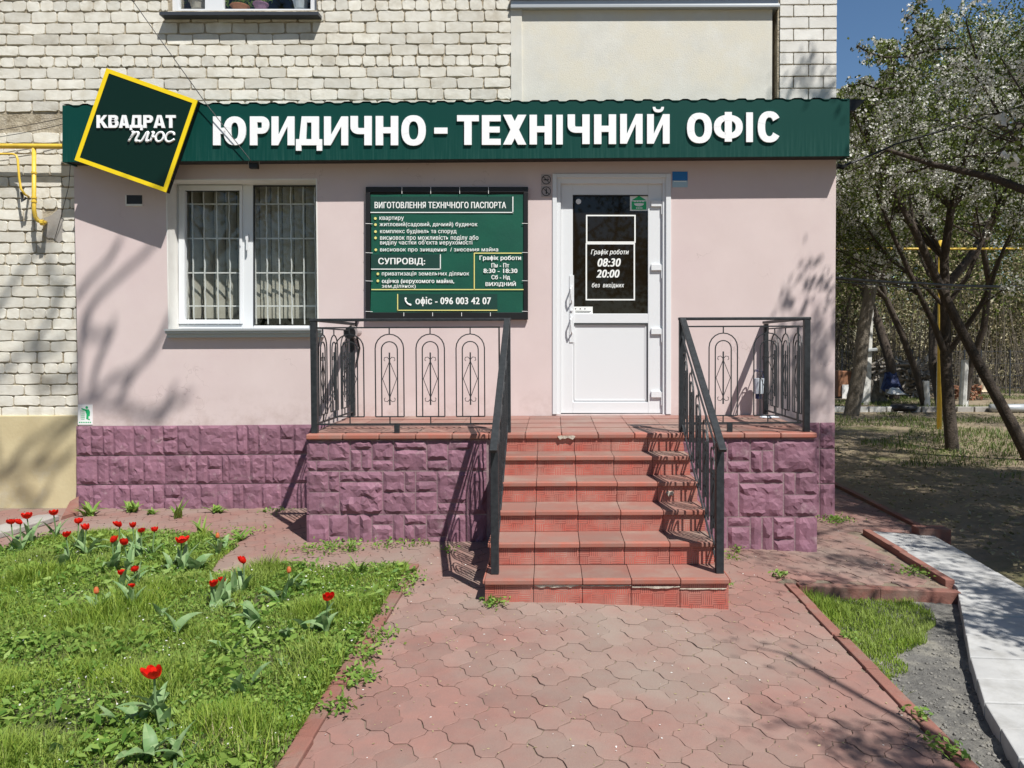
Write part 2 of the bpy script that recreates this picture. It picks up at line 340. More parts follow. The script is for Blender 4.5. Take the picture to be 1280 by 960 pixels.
def glyph(mb, ch, x0, x1, y0, y1, Y, T, V=9.2, H=7.6):
    """heavy grotesque capital drawn from strokes, in photo units of width and height"""
    P = []; w = x1-x0; h = y1-y0
    def quad(*p): P.append(list(p))
    def bar(a, b, c, d): P.append([(a, b), (c, b), (c, d), (a, d)])
    def ring(cx, cy, rx, ry, a0=0, a1=360, v=V, hh=H, n=28):
        k = max(4, int(n*abs(a1-a0)/360))
        for i in range(k):
            t0, t1 = math.radians(a0+(a1-a0)*i/k), math.radians(a0+(a1-a0)*(i+1)/k)
            se = lambda r_, t, s_: s_*r_*math.copysign(abs(t)**.86, t)
            o0 = (cx+se(rx, math.cos(t0), 1), cy-se(ry, math.sin(t0), 1)); o1 = (cx+se(rx, math.cos(t1), 1), cy-se(ry, math.sin(t1), 1))
            i1 = (cx+se(rx-v, math.cos(t1), 1), cy-se(ry-hh, math.sin(t1), 1)); i0 = (cx+se(rx-v, math.cos(t0), 1), cy-se(ry-hh, math.sin(t0), 1)); P.append([o0, o1, i1, i0])
    def bowl(a, b, c, d):                                # D shape open at left
        r = (d-b)/2; bar(a, b, c-r*.9, b+H*.95); bar(a, d-H*.95, c-r*.9, d); ring(c-r*.9, (b+d)/2, r*.9, r, -90, 90, v=V*.98, hh=H*.95)
    if ch == '-': bar(x0, y0, x1, y1)
    elif ch == 'І': bar(x0, y0, x1, y1)
    elif ch == 'О': ring((x0+x1)/2, (y0+y1)/2, w/2, h/2)
    elif ch == 'С': ring((x0+x1)/2+.3, (y0+y1)/2, w/2, h/2, 33, 327)
    elif ch == 'Т': bar(x0, y0, x1, y0+H); bar((x0+x1-V)/2, y0+H, (x0+x1+V)/2, y1)
    elif ch == 'Е': bar(x0, y0, x0+V, y1); [bar(x0+V, a, b, a+c) for a, b, c in ((y0, x1, H), (y1-H, x1, H), ((y0+y1)/2-H*.55, x1-1.2, H*.95))]
    elif ch == 'Н': bar(x0, y0, x0+V, y1); bar(x1-V, y0, x1, y1); bar(x0+V, (y0+y1-H)/2-.5, x1-V, (y0+y1+H)/2-.5)
    elif ch in 'ИЙ':
        if ch == 'Й': yt = y0; y0 = y1-36.8*h/46.3; ring((x0+x1)/2, yt+.5, w*.25, (y0-yt)*.72, 180, 360, v=3.4, hh=3.6, n=20)
        bar(x0, y0, x0+V*.92, y1); bar(x1-V*.92, y0, x1, y1); quad((x0+V*.92, y1-.2), (x0+V*.92, y1-V*1.35), (x1-V*.92, y0+.2), (x1-V*.92, y0+V*1.35))
    elif ch == 'Ч':
        m_ = y0+h*.62; bar(x1-V, y0, x1, y1); bar(x0, y0, x0+V, m_-H*1.3); ring(x0+V*1.25, m_-H*1.3, V*1.25, H*1.3, 180, 270, v=V, hh=H); bar(x0+V*1.25, m_-H, x1-V, m_)
    elif ch == 'Р': bar(x0, y0, x0+V, y1); bowl(x0+V, y0, x1, y0+h*.60)
    elif ch == 'В': bar(x0, y0, x0+V, y1); bowl(x0+V, y0, x1-.6, y0+h*.53); bowl(x0+V, y0+h*.53-H*.8, x1, y1)
    elif ch == 'Х': quad((x0, y0), (x0+V*1.15, y0), (x1, y1), (x1-V*1.15, y1)); quad((x1-V*1.15, y0), (x1, y0), (x0+V*1.15, y1), (x0, y1))
    elif ch == 'К': bar(x0, y0, x0+V, y1); quad((x1-V*1.25, y0), (x1-.5, y0), (x0+V+.4*V, y0+h*.62), (x0+V, y0+h*.62), (x0+V, y0+h*.40)); quad((x0+V*.9, y0+h*.42), (x0+V*1.7, y0+h*.36), (x1, y1), (x1-V*1.2, y1))
    elif ch == 'А':
        c = (x0+x1)/2; quad((c-V*.62, y0), (c+V*.1, y0), (x0+V*1.05, y1), (x0, y1)); quad((c-V*.1, y0), (c+V*.62, y0), (x1, y1), (x1-V*1.05, y1)); bar(x0+w*.28, y1-h*.36, x1-w*.28, y1-h*.36+H*.85)
    elif ch == 'Д':
        b = y1-6.8*h/42.8; lw_ = x0+w*.13
        quad((x0+w*.22, y0), (x0+w*.22+V*.75, y0), (x0+w*.13+V*.9, b-H), (x0+w*.13, b-H)); bar(x0+w*.22+V*.75, y0, x1-w*.12-V, y0+H); bar(x1-w*.12-V, y0, x1-w*.12, b-H); bar(x0, b-H, x1, b); bar(x0, b, x0+V*.72, y1); bar(x1-V*.72, b, x1, y1)
    elif ch == 'Ю': bar(x0, y0, x0+V, y1); bar(x0+V, (y0+y1-H)/2, x0+V+w*.16, (y0+y1+H)/2); rx = (w-V-w*.10)/2; ring(x1-rx, (y0+y1)/2, rx, h/2)
    elif ch == 'Ф': c = (x0+x1)/2; bar(c-V*.48, y0, c+V*.48, y1); ring(c, (y0+y1)/2, w/2, h*.40, v=V*.95, hh=H*.9)
    for k, p in enumerate(P):
        a2 = sum(p[i-1][0]*p[i][1]-p[i][0]*p[i-1][1] for i in range(len(p)))
        if a2 > 0: p = p[::-1]                            # counter-clockwise seen from the front
        e = 0.0002*(k % 5)
        mb.prism([at(a, b, Y)+Vector((0, -T-e, 0)) for a, b in p], (0, T+e, 0))
    return mb
def line_px(mb, x0, y0, x1, y1, wpx, Y):                # flat printed line, as a thin quad
    a, b = Vector((x0, y0)), Vector((x1, y1)); d = (b-a).normalized(); n = Vector((-d.y, d.x))*wpx/2
    return mb.add([at(*(a+n), Y), at(*(b+n), Y), at(*(b-n), Y), at(*(a-n), Y)], [(3, 2, 1, 0)])

# ================================================================== GROUND
YW, YB, YF = 7.66, 7.74, 7.46                            # pink wall face, brick face, fascia face
def sheet(name, pts_fn, nx, ny, mat, parent=None):
    V = [pts_fn(i/nx, j/ny) for j in range(ny+1) for i in range(nx+1)]
    F = [(j*(nx+1)+i, j*(nx+1)+i+1, (j+1)*(nx+1)+i+1, (j+1)*(nx+1)+i) for j in range(ny) for i in range(nx)]
    return np_mesh(name, V, F, mat, parent, smooth=True)
def g_fn(u, v):
    x = -150 + 300*u; y = -100 + 300*v
    return (x, y, 0)
# near ground finely meshed, far ground coarse, one sheet
xs = sorted(set([-200, -80, -30, -12] + [round(-6 + i*0.3, 2) for i in range(0, 80)] + [20, 24, 30, 45, 80, 200]))
ys = sorted(set([-120, -40, -12, -4] + [round(-2 + i*0.3, 2) for i in range(0, 100)] + [30, 34, 40, 60, 120, 300]))
V = []
for y in ys:
    for x in xs:
        z = gz(x) - 0.085
        if x > 3.6: z += 0.07*min(1, (x-3.6)/0.8) + 0.02*noise.noise(Vector((x*0.8, y*0.8, 0)))
        if y < 0.5: z -= 0
        V.append((x, y, z))
nx = len(xs)
F = [(j*nx+i, j*nx+i+1, (j+1)*nx+i+1, (j+1)*nx+i) for j in range(len(ys)-1) for i in range(nx-1)]
ground = structure(np_mesh('ground', V, F, mt['dirt'], smooth=True))

# paving base (joint sand), with the pavers and kerb stones as its parts
KX = 1.62
pm = MB()
def flat(mb, x0, x1, y0, y1, dz, n=8):
    for i in range(n):
        a = x0+(x1-x0)*i/n; b = x0+(x1-x0)*(i+1)/n
        mb.add([(a, y0, gz(a)+dz), (b, y0, gz(b)+dz), (b, y1, gz(b)+dz), (a, y1, gz(a)+dz)], [(0, 1, 2, 3)])
flat(pm, -8.0, 0, 0.5, YB+0.05, -0.006, 2); flat(pm, 0, KX, 0.5, YW+0.02, -0.006, 3)
flat(pm, KX, 2.83, 5.36, 7.05, -0.006, 3); flat(pm, KX, 3.5, 7.05, 16, -0.006, 3)
pavement = structure(pm.build('pavement', mt['joint']))
LAWN = [gnd(*q) for q in ((-60, 705), (0, 690), (60, 676), (130, 668), (215, 668), (262, 674), (300, 682), (275, 700), (258, 724), (330, 712), (440, 711), (519, 709))]
LAWN = [(p.x, p.y) for p in LAWN]; LAWN[-1] = (-1.07, LAWN[-1][1])
LPOLY = LAWN + [(-1.07, 1.0), (-8, 1.0), (-8, LAWN[0][1])]
def inpoly(x, y, P):
    c = False; n = len(P); j = n-1
    for i in range(n):
        if (P[i][1] > y) != (P[j][1] > y) and x < (P[j][0]-P[i][0])*(y-P[i][1])/(P[j][1]-P[i][1])+P[i][0]: c = not c
        j = i
    return c
def edge_dist(x, y, P):
    best = 9
    for i in range(len(P)):
        ax, ay = P[i-1]; bx, by = P[i]; dx, dy = bx-ax, by-ay; L = dx*dx+dy*dy
        tt = max(0, min(1, ((x-ax)*dx+(y-ay)*dy)/L)) if L else 0
        best = min(best, math.hypot(x-ax-tt*dx, y-ay-tt*dy))
    return best
# pavers
a_, b_, h_ = 0.028, 0.094, 0.106
def paver_outline():
    def S(p, q, amp):
        out = []
        for i in range(4):
            s = i/4; n = Vector((-(q-p).y, (q-p).x)).normalized()
            out.append(p+(q-p)*s+n*amp*math.sin(2*math.pi*s))
        return out
    R, T1, T2, L = Vector((b_, 0)), Vector((a_, h_)), Vector((-a_, h_)), Vector((-b_, 0))
    B1, B2 = Vector((-a_, -h_)), Vector((a_, -h_))
    A = 0.0095
    return S(R, T1, A) + [T1] + S(T2, L, A)[0:] + S(L, B1, A) + [B1] + S(B2, R, A)
def paver_mesh(seed):
    r = random.Random(seed); o = paver_outline(); n = len(o); V = []; 
    for (s, z) in ((0.976, -0.02), (0.976, -0.0015), (0.956, 0.0)):
        for p in o: V.append((p.x*s+r.uniform(-1, 1)*0.0016, p.y*s+r.uniform(-1, 1)*0.0016, z+r.uniform(-1, 1)*0.0006))
    F = [(k*n+i, k*n+(i+1) % n, (k+1)*n+(i+1) % n, (k+1)*n+i) for k in range(2) for i in range(n)] + [tuple(2*n+i for i in range(n))]
    m = bpy.data.meshes.new('paving_stone'); m.from_pydata(V, [], F); m.update(); m.materials.append(mt['paver']); return m
PM = [paver_mesh(i) for i in range(6)]
slots = []
for j in range(-2, 140):
    y = 1.4 + j*h_
    for i in range(-30, 22):
        x = -0.02 + i*0.244 + (0.122 if j % 2 else 0)
        if y < 2.3 and abs(x) > 2: continue
        if x > 3.45 or y > 14: continue
        if x > KX-0.04 and y < 5.44: continue
        if x > 2.74 and y < 7.12: continue
        if y > YW-0.02 and x < 2.86: continue
        if inpoly(x, y, LPOLY) and edge_dist(x, y, LPOLY) > 0.08: continue
        if x < -1.0 and x > -1.13 and y < 5.6: continue
        if -1.95 < x < 2.1 and y > 6.45: continue
        if -0.35 < x < 1.0 and y > 4.95: continue
        if x < -6.5: continue
        slots.append((y, x))
slots.sort()
shown = [s for s in slots if abs(s[1]/s[0]-0) < 0.78 and s[0] > 2.75 and s[1]/s[0] < 0.66]
first = set(shown[:300]); rest = MB()
for (y, x) in slots:
    if (y, x) in first:
        o = bpy.data.objects.new('paving_stone', random.choice(PM)); link(o, pavement, (x+random.uniform(-.002, .002), y, gz(x)+random.uniform(-.0025, .002)))
        fl = random.random() < .5; o.rotation_euler = (random.gauss(0, .006), random.gauss(0, .006)+(0.045 if 0 < x < 3.5 else 0)*(-1 if fl else 1), random.gauss(0, .012)+(math.pi if fl else 0))
    else:
        me = random.choice(PM); z = gz(x)+random.uniform(-.0025, .002)
        rest.add([(v.co.x+x, v.co.y+y, v.co.z+z-0.045*v.co.x*(0 < x < 3.5)) for v in me.vertices], [tuple(p.vertices) for p in me.polygons])
stuff(rest.build('paving_stone', mt['paver'], pavement))
# kerb stones
def kerb(p0, p1, wd, z0, z1, parent=pavement, L=0.5, mat='kerb', tilt=0.0):
    a, b = Vector(p0), Vector(p1); d = b-a; n = max(1, round(d.length/L)); nn = Vector((-d.y, d.x)).normalized()*wd/2
    for i in range(n):
        s = a+d*((i+0.006)/n); e = a+d*((i+0.994)/n); k = MB(); jx = random.uniform(-.006, .006); jz = random.uniform(-.006, .004)
        q = [s+nn, s-nn, e-nn, e+nn]
        lo = [(v.x+jx, v.y, gz(v.x)+z0) for v in q]; up = [(v.x+jx, v.y, gz(v.x)+z1+jz) for v in q]
        k.add(lo+up, [(3, 2, 1, 0), (4, 5, 6, 7), (0, 1, 5, 4), (1, 2, 6, 5), (2, 3, 7, 6), (3, 0, 4, 7)])
        k.build('kerb_stone', mt[mat], parent, bevel=0.006)
kerb((-1.03, 0.6), (-1.03, 5.62), 0.075, -0.08, 0.022)
kerb((1.655, 0.6), (1.655, 5.38), 0.07, -0.15, 0.018)
kerb((1.70, 5.34), (2.84, 5.34), 0.085, -0.16, 0.022, L=0.57)
kerb((2.865, 5.50), (2.865, 7.02), 0.07, -0.1, 0.045, L=0.76)
kerb((3.545, 7.3), (3.545, 15.5), 0.07, -0.1, 0.03, L=1.0)
kerb((3.36, 7.10), (3.66, 7.10), 0.16, -0.12, 0.075, L=0.3)
# white path
pth = MB(); Lp = [(2.93, 7.12), (2.92, 6.3), (2.88, 5.45), (2.60, 4.85), (2.27, 4.15), (2.04, 3.6), (1.90, 3.1), (1.72, 2.3), (1.6, 1.2)]
Rp = [(3.50, 7.02), (3.45, 6.3), (3.38, 5.45), (3.28, 4.85), (3.12, 4.15), (3.0, 3.6), (2.9, 3.1), (2.8, 2.3), (2.7, 1.2)]
def mid(P): return [v for a, b in zip(P[:-1], P[1:]) for v in (a, ((a[0]+b[0])/2, (a[1]+b[1])/2))]+[P[-1]]
Lp, Rp = mid(Lp), mid(Rp)
for i in range(len(Lp)-1):
    q = [Lp[i], Rp[i], Rp[i+1], Lp[i+1]]
    g_ = 0.006
    q[2] = (q[2][0], q[2][1]+g_); q[3] = (q[3][0], q[3][1]+g_)
    lo = [(x, y, gz(x)-0.1) for x, y in q]; hi = [(x, y, gz(x)+0.012+0.004*(i % 2)) for x, y in q]
    pth.add(lo+hi, [(0, 1, 2, 3), (7, 6, 5, 4), (0, 4, 5, 1), (1, 5, 6, 2), (2, 6, 7, 3), (3, 7, 4, 0)])
path = structure(pth.build('concrete_path', mt['path'], bevel=0.006))
# rubble patch beside the path
rb = MB(); nn_ = 14
def rubble_pt(u, v):
    y = 1.0+4.3*v; xl = KX+0.04
    xr = np.interp(y, [p[1] for p in reversed(Lp)], [p[0] for p in reversed(Lp)])+0.02
    x = xl+(xr-xl)*u; return (x, y, gz(x)-0.062+0.018*noise.noise(Vector((x*7, y*7, 1)))+0.008*noise.noise(Vector((x*30, y*30, 2))))
rubble = structure(sheet('rubble_ground', rubble_pt, 40, 110, mt['gravel']))
rng = np.random.default_rng(3)
# loose stones on it
ico = np.array([[0, 0, 1], [.9, 0, .1], [0, .9, 0], [-.9, .1, 0], [0, -.9, .1], [0, 0, -1]]); icf = np.array([[0, 1, 2], [0, 2, 3], [0, 3, 4], [0, 4, 1], [5, 2, 1], [5, 3, 2], [5, 4, 3], [5, 1, 4]])
SV = []; SF = []
def scatter_stones(pts, smin, smax):
    global SV, SF
    for (x, y, z) in pts:
        s = smin+(smax-smin)*rng.random()**3; v = ico*(0.7+0.6*rng.random((6, 3)))*s; v[:, 2] *= 0.6
        n = sum(len(q) for q in SV); SV.append(v+[x, y, z+s*0.2]); SF.append(icf+n)
scatter_stones([rubble_pt(rng.random(), rng.random()*0.93) for _ in range(2600)], 0.003, 0.016)
stuff(np_mesh('gravel', np.vstack(SV), np.vstack(SF), mt['stone'], None))

# lawn soil
def lawn_sheet():
    V = []; idx = {}; F = []; st = 0.07
    for j in range(0, 95):
        for i in range(0, 102):
            x = -8.0+i*st; y = 1.0+j*st
            if inpoly(x, y, LPOLY) or edge_dist(x, y, LPOLY) < 0.05:
                e = min(edge_dist(x, y, LPOLY), 0.2)/0.2 if inpoly(x, y, LPOLY) else 0
                idx[i, j] = len(V); V.append((min(x, -1.068), y, gz(x)-0.004+e*(0.022+0.014*noise.noise(Vector((x*2.3, y*2.3, 0))))))
    for (i, j) in idx:
        if (i+1, j) in idx and (i, j+1) in idx and (i+1, j+1) in idx: F.append((idx[i, j], idx[i+1, j], idx[i+1, j+1], idx[i, j+1]))
    return structure(np_mesh('lawn', V, F, mt['soil'], smooth=True))
lawn_sheet()

def blades(n, region, hmin, hmax, wd, rngs, dens=None, maxtry=4):
    pts = []
    x0, x1, y0, y1, test = region
    k = 0
    while k < n*maxtry and len(pts) < n:
        x = rngs.uniform(x0, x1); y = rngs.uniform(y0, y1); k += 1
        if test(x, y) and (dens is None or rngs.random() < dens(x, y)): pts.append((x, y))
    P = np.array(pts); n = len(P); ang = rngs.uniform(0, 2*np.pi, n)
    hn = np.array([0.40+1.5*max(0, noise.noise(Vector((x*2.1, y*2.1, 4)))+0.22)*(0.6+0.8*abs(noise.noise(Vector((x*14, y*14, 8))))) for x, y in pts])
    h = rngs.uniform(hmin, hmax, n)*hn; lean = rngs.uniform(0.15, 1.15, n)*h
    W = wd*rngs.uniform(0.6, 1.4, n); dx, dy = np.cos(ang), np.sin(ang); sx, sy = -dy, dx
    z0 = np.array([gz(x)+0.0 for x, y in pts])
    B = np.stack([P[:, 0], P[:, 1], z0], 1); D = np.stack([dx, dy, 0*dx], 1); S = np.stack([sx, sy, 0*sx], 1)*W[:, None]/2
    up = np.array([0, 0, 1.0]); Mi = B+D*(lean*0.35)[:, None]+up*(h*0.6)[:, None]; Tp = B+D*lean[:, None]+up*h[:, None]
    V = np.stack([B-S, B+S, Mi-S*0.8, Mi+S*0.8, Tp], 1).reshape(-1, 3)
    o = np.arange(n)[:, None]*5
    F = np.concatenate([o+[0, 1, 3], o+[0, 3, 2], o+[2, 3, 4]], 1).reshape(-1, 3)
    return V, F, np.repeat(rngs.random(n), 3)
def cards(P, size, rngs, flat=0.0, aspect=0.6):
    n = len(P); a = rngs.normal(size=(n, 3)); a[:, 2] *= (1-flat); a /= np.linalg.norm(a, axis=1)[:, None]+1e-9
    b = rngs.normal(size=(n, 3)); b -= a*(a*b).sum(1)[:, None]; b[:, 2] *= (1-flat); b /= np.linalg.norm(b, axis=1)[:, None]+1e-9
    s = (size*rngs.uniform(0.6, 1.4, n))[:, None]
    A = a*s/2; B = b*s/2*aspect
    V = np.stack([P-A, P-A*0.1+B, P+A, P-A*0.1-B], 1).reshape(-1, 3)
    F = (np.arange(n)[:, None]*4+np.arange(4)); return V, F, rngs.random(n)
inL = lambda x, y: -0.79*y-0.25 < x and inpoly(x, y, LPOLY)
dn = lambda x, y: 0.25+0.95*min(1, max(0, noise.noise(Vector((x*2.2+3, y*2.2, 0)))*2.2+0.62))
V, F, T = blades(110000, (-5.6, -1.02, 2.5, 6.7, inL), 0.035, 0.125, 0.0045, rng, dn)
stuff(np_mesh('grass', V, F, mt['grass'], tint=T))
# low broad leaved ground cover
pts = []
while len(pts) < 42000:
    x = rng.uniform(-5.6, -1.02); y = rng.uniform(2.5, 6.7)
    if inL(x, y) and noise.noise(Vector((x*3+9, y*3, 7)))+rng.random()*0.7 > 0.12: pts.append((x, y, rng.uniform(0.02, 0.055)))
V, F, T = cards(np.array(pts), 0.020, rng, 0.35, 0.7)
stuff(np_mesh('ground_cover', V, F, mt['weed'], tint=T))
pts = []
while len(pts) < 520:
    x = rng.uniform(-5.6, -1.05); y = rng.uniform(2.5, 6.2)
    if inL(x, y) and noise.noise(Vector((x*1.7+2, y*1.7, 3))) > -0.05: pts.append((x, y, rng.uniform(0.04, 0.08)))
V, F, T = cards(np.array(pts), 0.010, rng, 0.7, 1.0)
stuff(np_mesh('small_white_flowers', V, F, mt['daisy'], tint=T))
V, F, T = blades(9000, (-5.6, -1.02, 2.5, 6.7, inL), 0.02, 0.08, 0.004, rng, lambda x, y: 0.15+0.9*(noise.noise(Vector((x*1.9+7, y*1.9, 1))) > .12))
stuff(np_mesh('dry_grass', V, F, mt['straw'], tint=T))
pts = []
while len(pts) < 2600:
    x = rng.uniform(-5.6, -1.05); y = rng.uniform(2.5, 6.4)
    if inL(x, y) and noise.noise(Vector((x*2.6+1, y*2.6, 9))) > .08: pts.append((x, y, rng.uniform(0.03, 0.09)))
V, F, T = cards(np.array(pts), 0.055, rng, 0.35, 0.4)
stuff(np_mesh('broad_leaved_weeds', V, F, mt['weed'], tint=T))
pts = []
while len(pts) < 1500:
    x = rng.uniform(-1.0, 3.4); y = rng.uniform(2.6, 7.3)
    if (x < 1.6 or y > 5.4) and not (-.5 < x < 1.15 and y > 4.75) and not (-2.1 < x < 2.25 and y > 6.2): pts.append((x, y, gz(x)+.003))
V, F, T = cards(np.array(pts[:140]), 0.010, rng, 0.9, 0.7); stuff(np_mesh('fallen_petals', V, F, mt['daisy'], tint=T))
V, F, T = cards(np.array(pts[900:]), 0.014, rng, 0.9, 0.4); stuff(np_mesh('leaf_litter', V, F, mt['straw'], tint=T))
# grass patch on the right, tufts along kerbs, far grass
def inR(x, y): return 1.70 < x < 1.72+0.75*min(1, max(0, (y-3.9)/1.0))+0.12*noise.noise(Vector((x*5, y*5, 0))) and 3.75 < y < 5.27
V, F, T = blades(9000, (1.7, 2.6, 3.7, 5.3, inR), 0.02, 0.075, 0.0045, rng); V[:, 2] -= 0.055
stuff(np_mesh('grass', V, F, mt['grass'], tint=T))
tuft = []
for (px, py, r, n) in ((470, 770, .05, 150), (462, 800, .07, 260), (452, 822, .05, 160), (445, 850, .06, 220), (420, 888, .05, 120), (500, 742, .05, 120), (510, 726, .06, 200), (617, 757, .04, 120), (560, 690, .03, 40), (900, 755, .03, 60), (914, 700, .05, 40), (905, 735, .03, 60), (920, 690, .03, 40), (1045, 652, .08, 300), (1140, 718, .06, 120), (395, 688, .12, 200), (435, 686, .12, 200), (490, 683, .07, 90), (525, 682, .05, 60), (1165, 935, .03, 50), (1195, 945, .03, 60), (1150, 900, .03, 50), (1060, 800, .03, 60), (975, 722, .03, 80), (300, 668, .1, 120), (345, 640, .08, 60)):
    c = gnd(px, py); n = int(n*0.8)
    for _ in range(n): tuft.append((c.x+rng.normal()*r, c.y+rng.normal()*r, c.z))
P = np.array(tuft)
V1, F1, T1 = cards(P+np.stack([0*P[:, 0], 0*P[:, 0], rng.uniform(0.01, 0.05, len(P))], 1), 0.03, rng, 0.35, 0.5)
stuff(np_mesh('weed_tufts', V1, F1, mt['weed'], tint=T1))
farg = lambda x, y: 0.33*y < x < 0.72*y and ((y > 11 and noise.noise(Vector((x*0.35, y*0.5, 2))) > 0.02) or noise.noise(Vector((x*0.9, y*0.9, 5))) > 0.36)
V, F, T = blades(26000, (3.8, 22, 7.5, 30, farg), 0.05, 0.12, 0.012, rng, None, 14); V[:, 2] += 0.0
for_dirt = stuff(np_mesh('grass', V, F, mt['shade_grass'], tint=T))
# fallen leaves, clods on the dirt
P = []
for _ in range(5000):
    y = rng.uniform(6, 20); x = rng.uniform(0.36*y, 0.66*y)
    if x > 3.7: P.append((x, y, gz(x)+0.0))
V, F, T = cards(np.array(P), 0.05, rng, 0.8, 0.6)
stuff(np_mesh('dry_leaves', V, F, mt['brush'], tint=T))

# ================================================================== BUILDING
bld = thing('apartment_building', 'apartment block of pale brick with a pink ground floor office and purple stone plinth', 'building', (-2.6, YW, 0))
X = lambda px, Y, py=480: at(px, py, Y).x
Z = lambda py, Y, px=560: at(px, py, Y).z
# massing behind the facade
XR = X(1046, YB, 60)
body = MB(); body.box(-9, XR-0.02, 9.6, 18, -0.3, 12); body.box(XR-0.28, XR-0.02, YB+0.03, 9.6, -0.3, 12)
body.build('side_wall', mt['mortar'], bld)
# brick walls: mortar sheet with openings
UW = (X(212, YB, 10), X(396, YB, 10), Z(13, YB, 300), 5.75)          # upper window opening
BP = (X(640, YB, 60), X(972, YB, 60))
mm = MB(); TB = YB+0.003
def wbox(mb, x0, x1, z0, z1, y0=TB, th=0.3): mb.box(x0, x1, y0, y0+th, z0, z1)
ZL = Z(519, YB, 50); XP = X(96, YW, 400)
wbox(mm, -9, XP+0.05, ZL, 3.3); wbox(mm, -9, BP[0], 3.3, UW[2]); wbox(mm, -9, UW[0], UW[2], 5.75); wbox(mm, UW[1], BP[0], UW[2], 5.75); wbox(mm, -9, XR-0.004, 5.75, 12)
wbox(mm, BP[1], XR-0.004, 3.3, 5.75); wbox(mm, BP[0], BP[1], 3.0, 3.6, TB+0.02)
mm.build('mortar_bed', mt['mortar'], bld)
# brick meshes
def brick_mesh(L, H, seed, rough=1.0, mat='brick'):
    r = random.Random(seed); D = 0.010; o = []
    cr = H*0.13*rough
    base = [(-L/2+cr, -H/2), (-L/6, -H/2), (L/6, -H/2), (L/2-cr, -H/2), (L/2, -H/2+cr), (L/2, H/2-cr), (L/2-cr, H/2), (L/6, H/2), (-L/6, H/2), (-L/2+cr, H/2), (-L/2, H/2-cr), (-L/2, -H/2+cr)]
    J = 0.0050*rough
    base = [(x+r.uniform(-J, J), z+r.uniform(-J, J*0.8)) for x, z in base]
    V = [(x, 0.012, z) for x, z in base]
    V += [(x*0.995, -D+0.003, z*0.99) for x, z in base]
    V += [(x*(1-0.006*rough-0.008), -D+r.uniform(-.0012, .0008)*rough, z*(1-0.025*rough-0.03)) for x, z in base]
    V += [(r.uniform(-.2, .2)*L, -D-r.uniform(-.001, .0012)*rough, r.uniform(-.1, .1)*H)]
    n = 12; F = [(k*n+i, k*n+(i+1) % n, (k+1)*n+(i+1) % n, (k+1)*n+i) for k in range(2) for i in range(n)]
    F += [(2*n+i, 2*n+(i+1) % n, 3*n) for i in range(n)]
    m = bpy.data.meshes.new('brick'); m.from_pydata(V, [], F); m.update(); m.materials.append(mt[mat]); return m
LS, LH, CH = 0.2655, 0.1335, 0.1098
BS = [brick_mesh(LS-0.010, CH-0.010, i) for i in range(9)]; BH = [brick_mesh(LH-0.010, CH-0.010, 50+i, 1.3) for i in range(7)]
bricks = []
def lay(x0, x1, zc, rows, headers, skips):
    for k in rows:
        z = zc+k*CH; hd = k in headers; step = LH if hd else LS
        off = (0.0 if k % 2 else LS/2) + (random.uniform(-.02, .02)) + (0.05 if hd else 0)
        x = -9.3+off
        i0 = int((x0-x)/step)-1; x += i0*step
        while x < x1:
            a, b = x, x+step*random.uniform(0.985, 1.0)
            x += step
            aa, bb = max(a, x0), min(b, x1)
            for (s0, s1, t0, t1) in skips:
                if t0 < z+0.02 and z-0.02 < t1:
                    if aa >= s0 and bb <= s1: aa = bb; break
                    if aa < s0 < bb: bb = s0
                    elif aa < s1 < bb: aa = s1
            if bb-aa < 0.035: continue
            bricks.append(((aa+bb)/2, z+random.uniform(-.003, .003), bb-aa, hd or bb-aa < LS*0.7))
zt = Z(77, YB, 300)
XT = X(5, YB)-0.35
lay(XT-0.9, BP[0]-0.004, zt, range(-4, 9), {0, 5}, [(UW[0]-0.01, UW[1]+0.01, UW[2]+0.02, 9)])
zl = Z(392, YB, 50)
lay(XT-0.9, XP, zl, range(-9, 17), {0, 5, -5, 10, 15}, [(X(58, YB), X(82, YB), Z(296, YB, 50), Z(268, YB, 50))])
top_lo = Z(203, YB, 50)+0.5
bricks = [b for b in bricks if not (b[1] > top_lo-0.5 and b[1] < zt-4.5*CH and b[0] > XP)]
seen = set(); uniq = []
for b in bricks:
    uniq.append(b)
def vis(b): return b[0] > X(-8, YB) and b[1] < Z(-8, YB)
uniq.sort(key=lambda b: (not vis(b), -b[2]))
xrest = MB(); nb = 0
# right pier, two bricks wide
pier = []
zp0 = Z(118, YB, 1010); PH = 14.6*0.00806
cutsA = [974, 991.5, 1029, 1046]; cutsB = [974, 1010.5, 1046]
PMs = {}
for k in range(-1, 14):
    cs = cutsA if k % 2 else cutsB
    for c0, c1 in zip(cs[:-1], cs[1:]): pier.append((X(c0, YB, 60), X(c1, YB, 60), zp0+k*PH))
PB = [brick_mesh(0.27, PH-0.012, 90+i, 0.45, 'brick_new') for i in range(5)]
pier_vis = [q for q in pier if q[2] < Z(-6, YB)]
for (x0, x1, z) in pier_vis:
    o = bpy.data.objects.new('brick', random.choice(PB)); link(o, bld, ((x0+x1)/2, YB, z)); o.scale = ((x1-x0-0.009)/0.27, 1, 1); nb += 1
pr = MB()
for (x0, x1, z) in pier:
    if z >= Z(-6, YB): pr.box(x0+.004, x1-.004, YB-.012, YB+.011, z-PH/2+.006, z+PH/2-.006)
stuff(pr.build('brick', mt['brick_new'], bld))
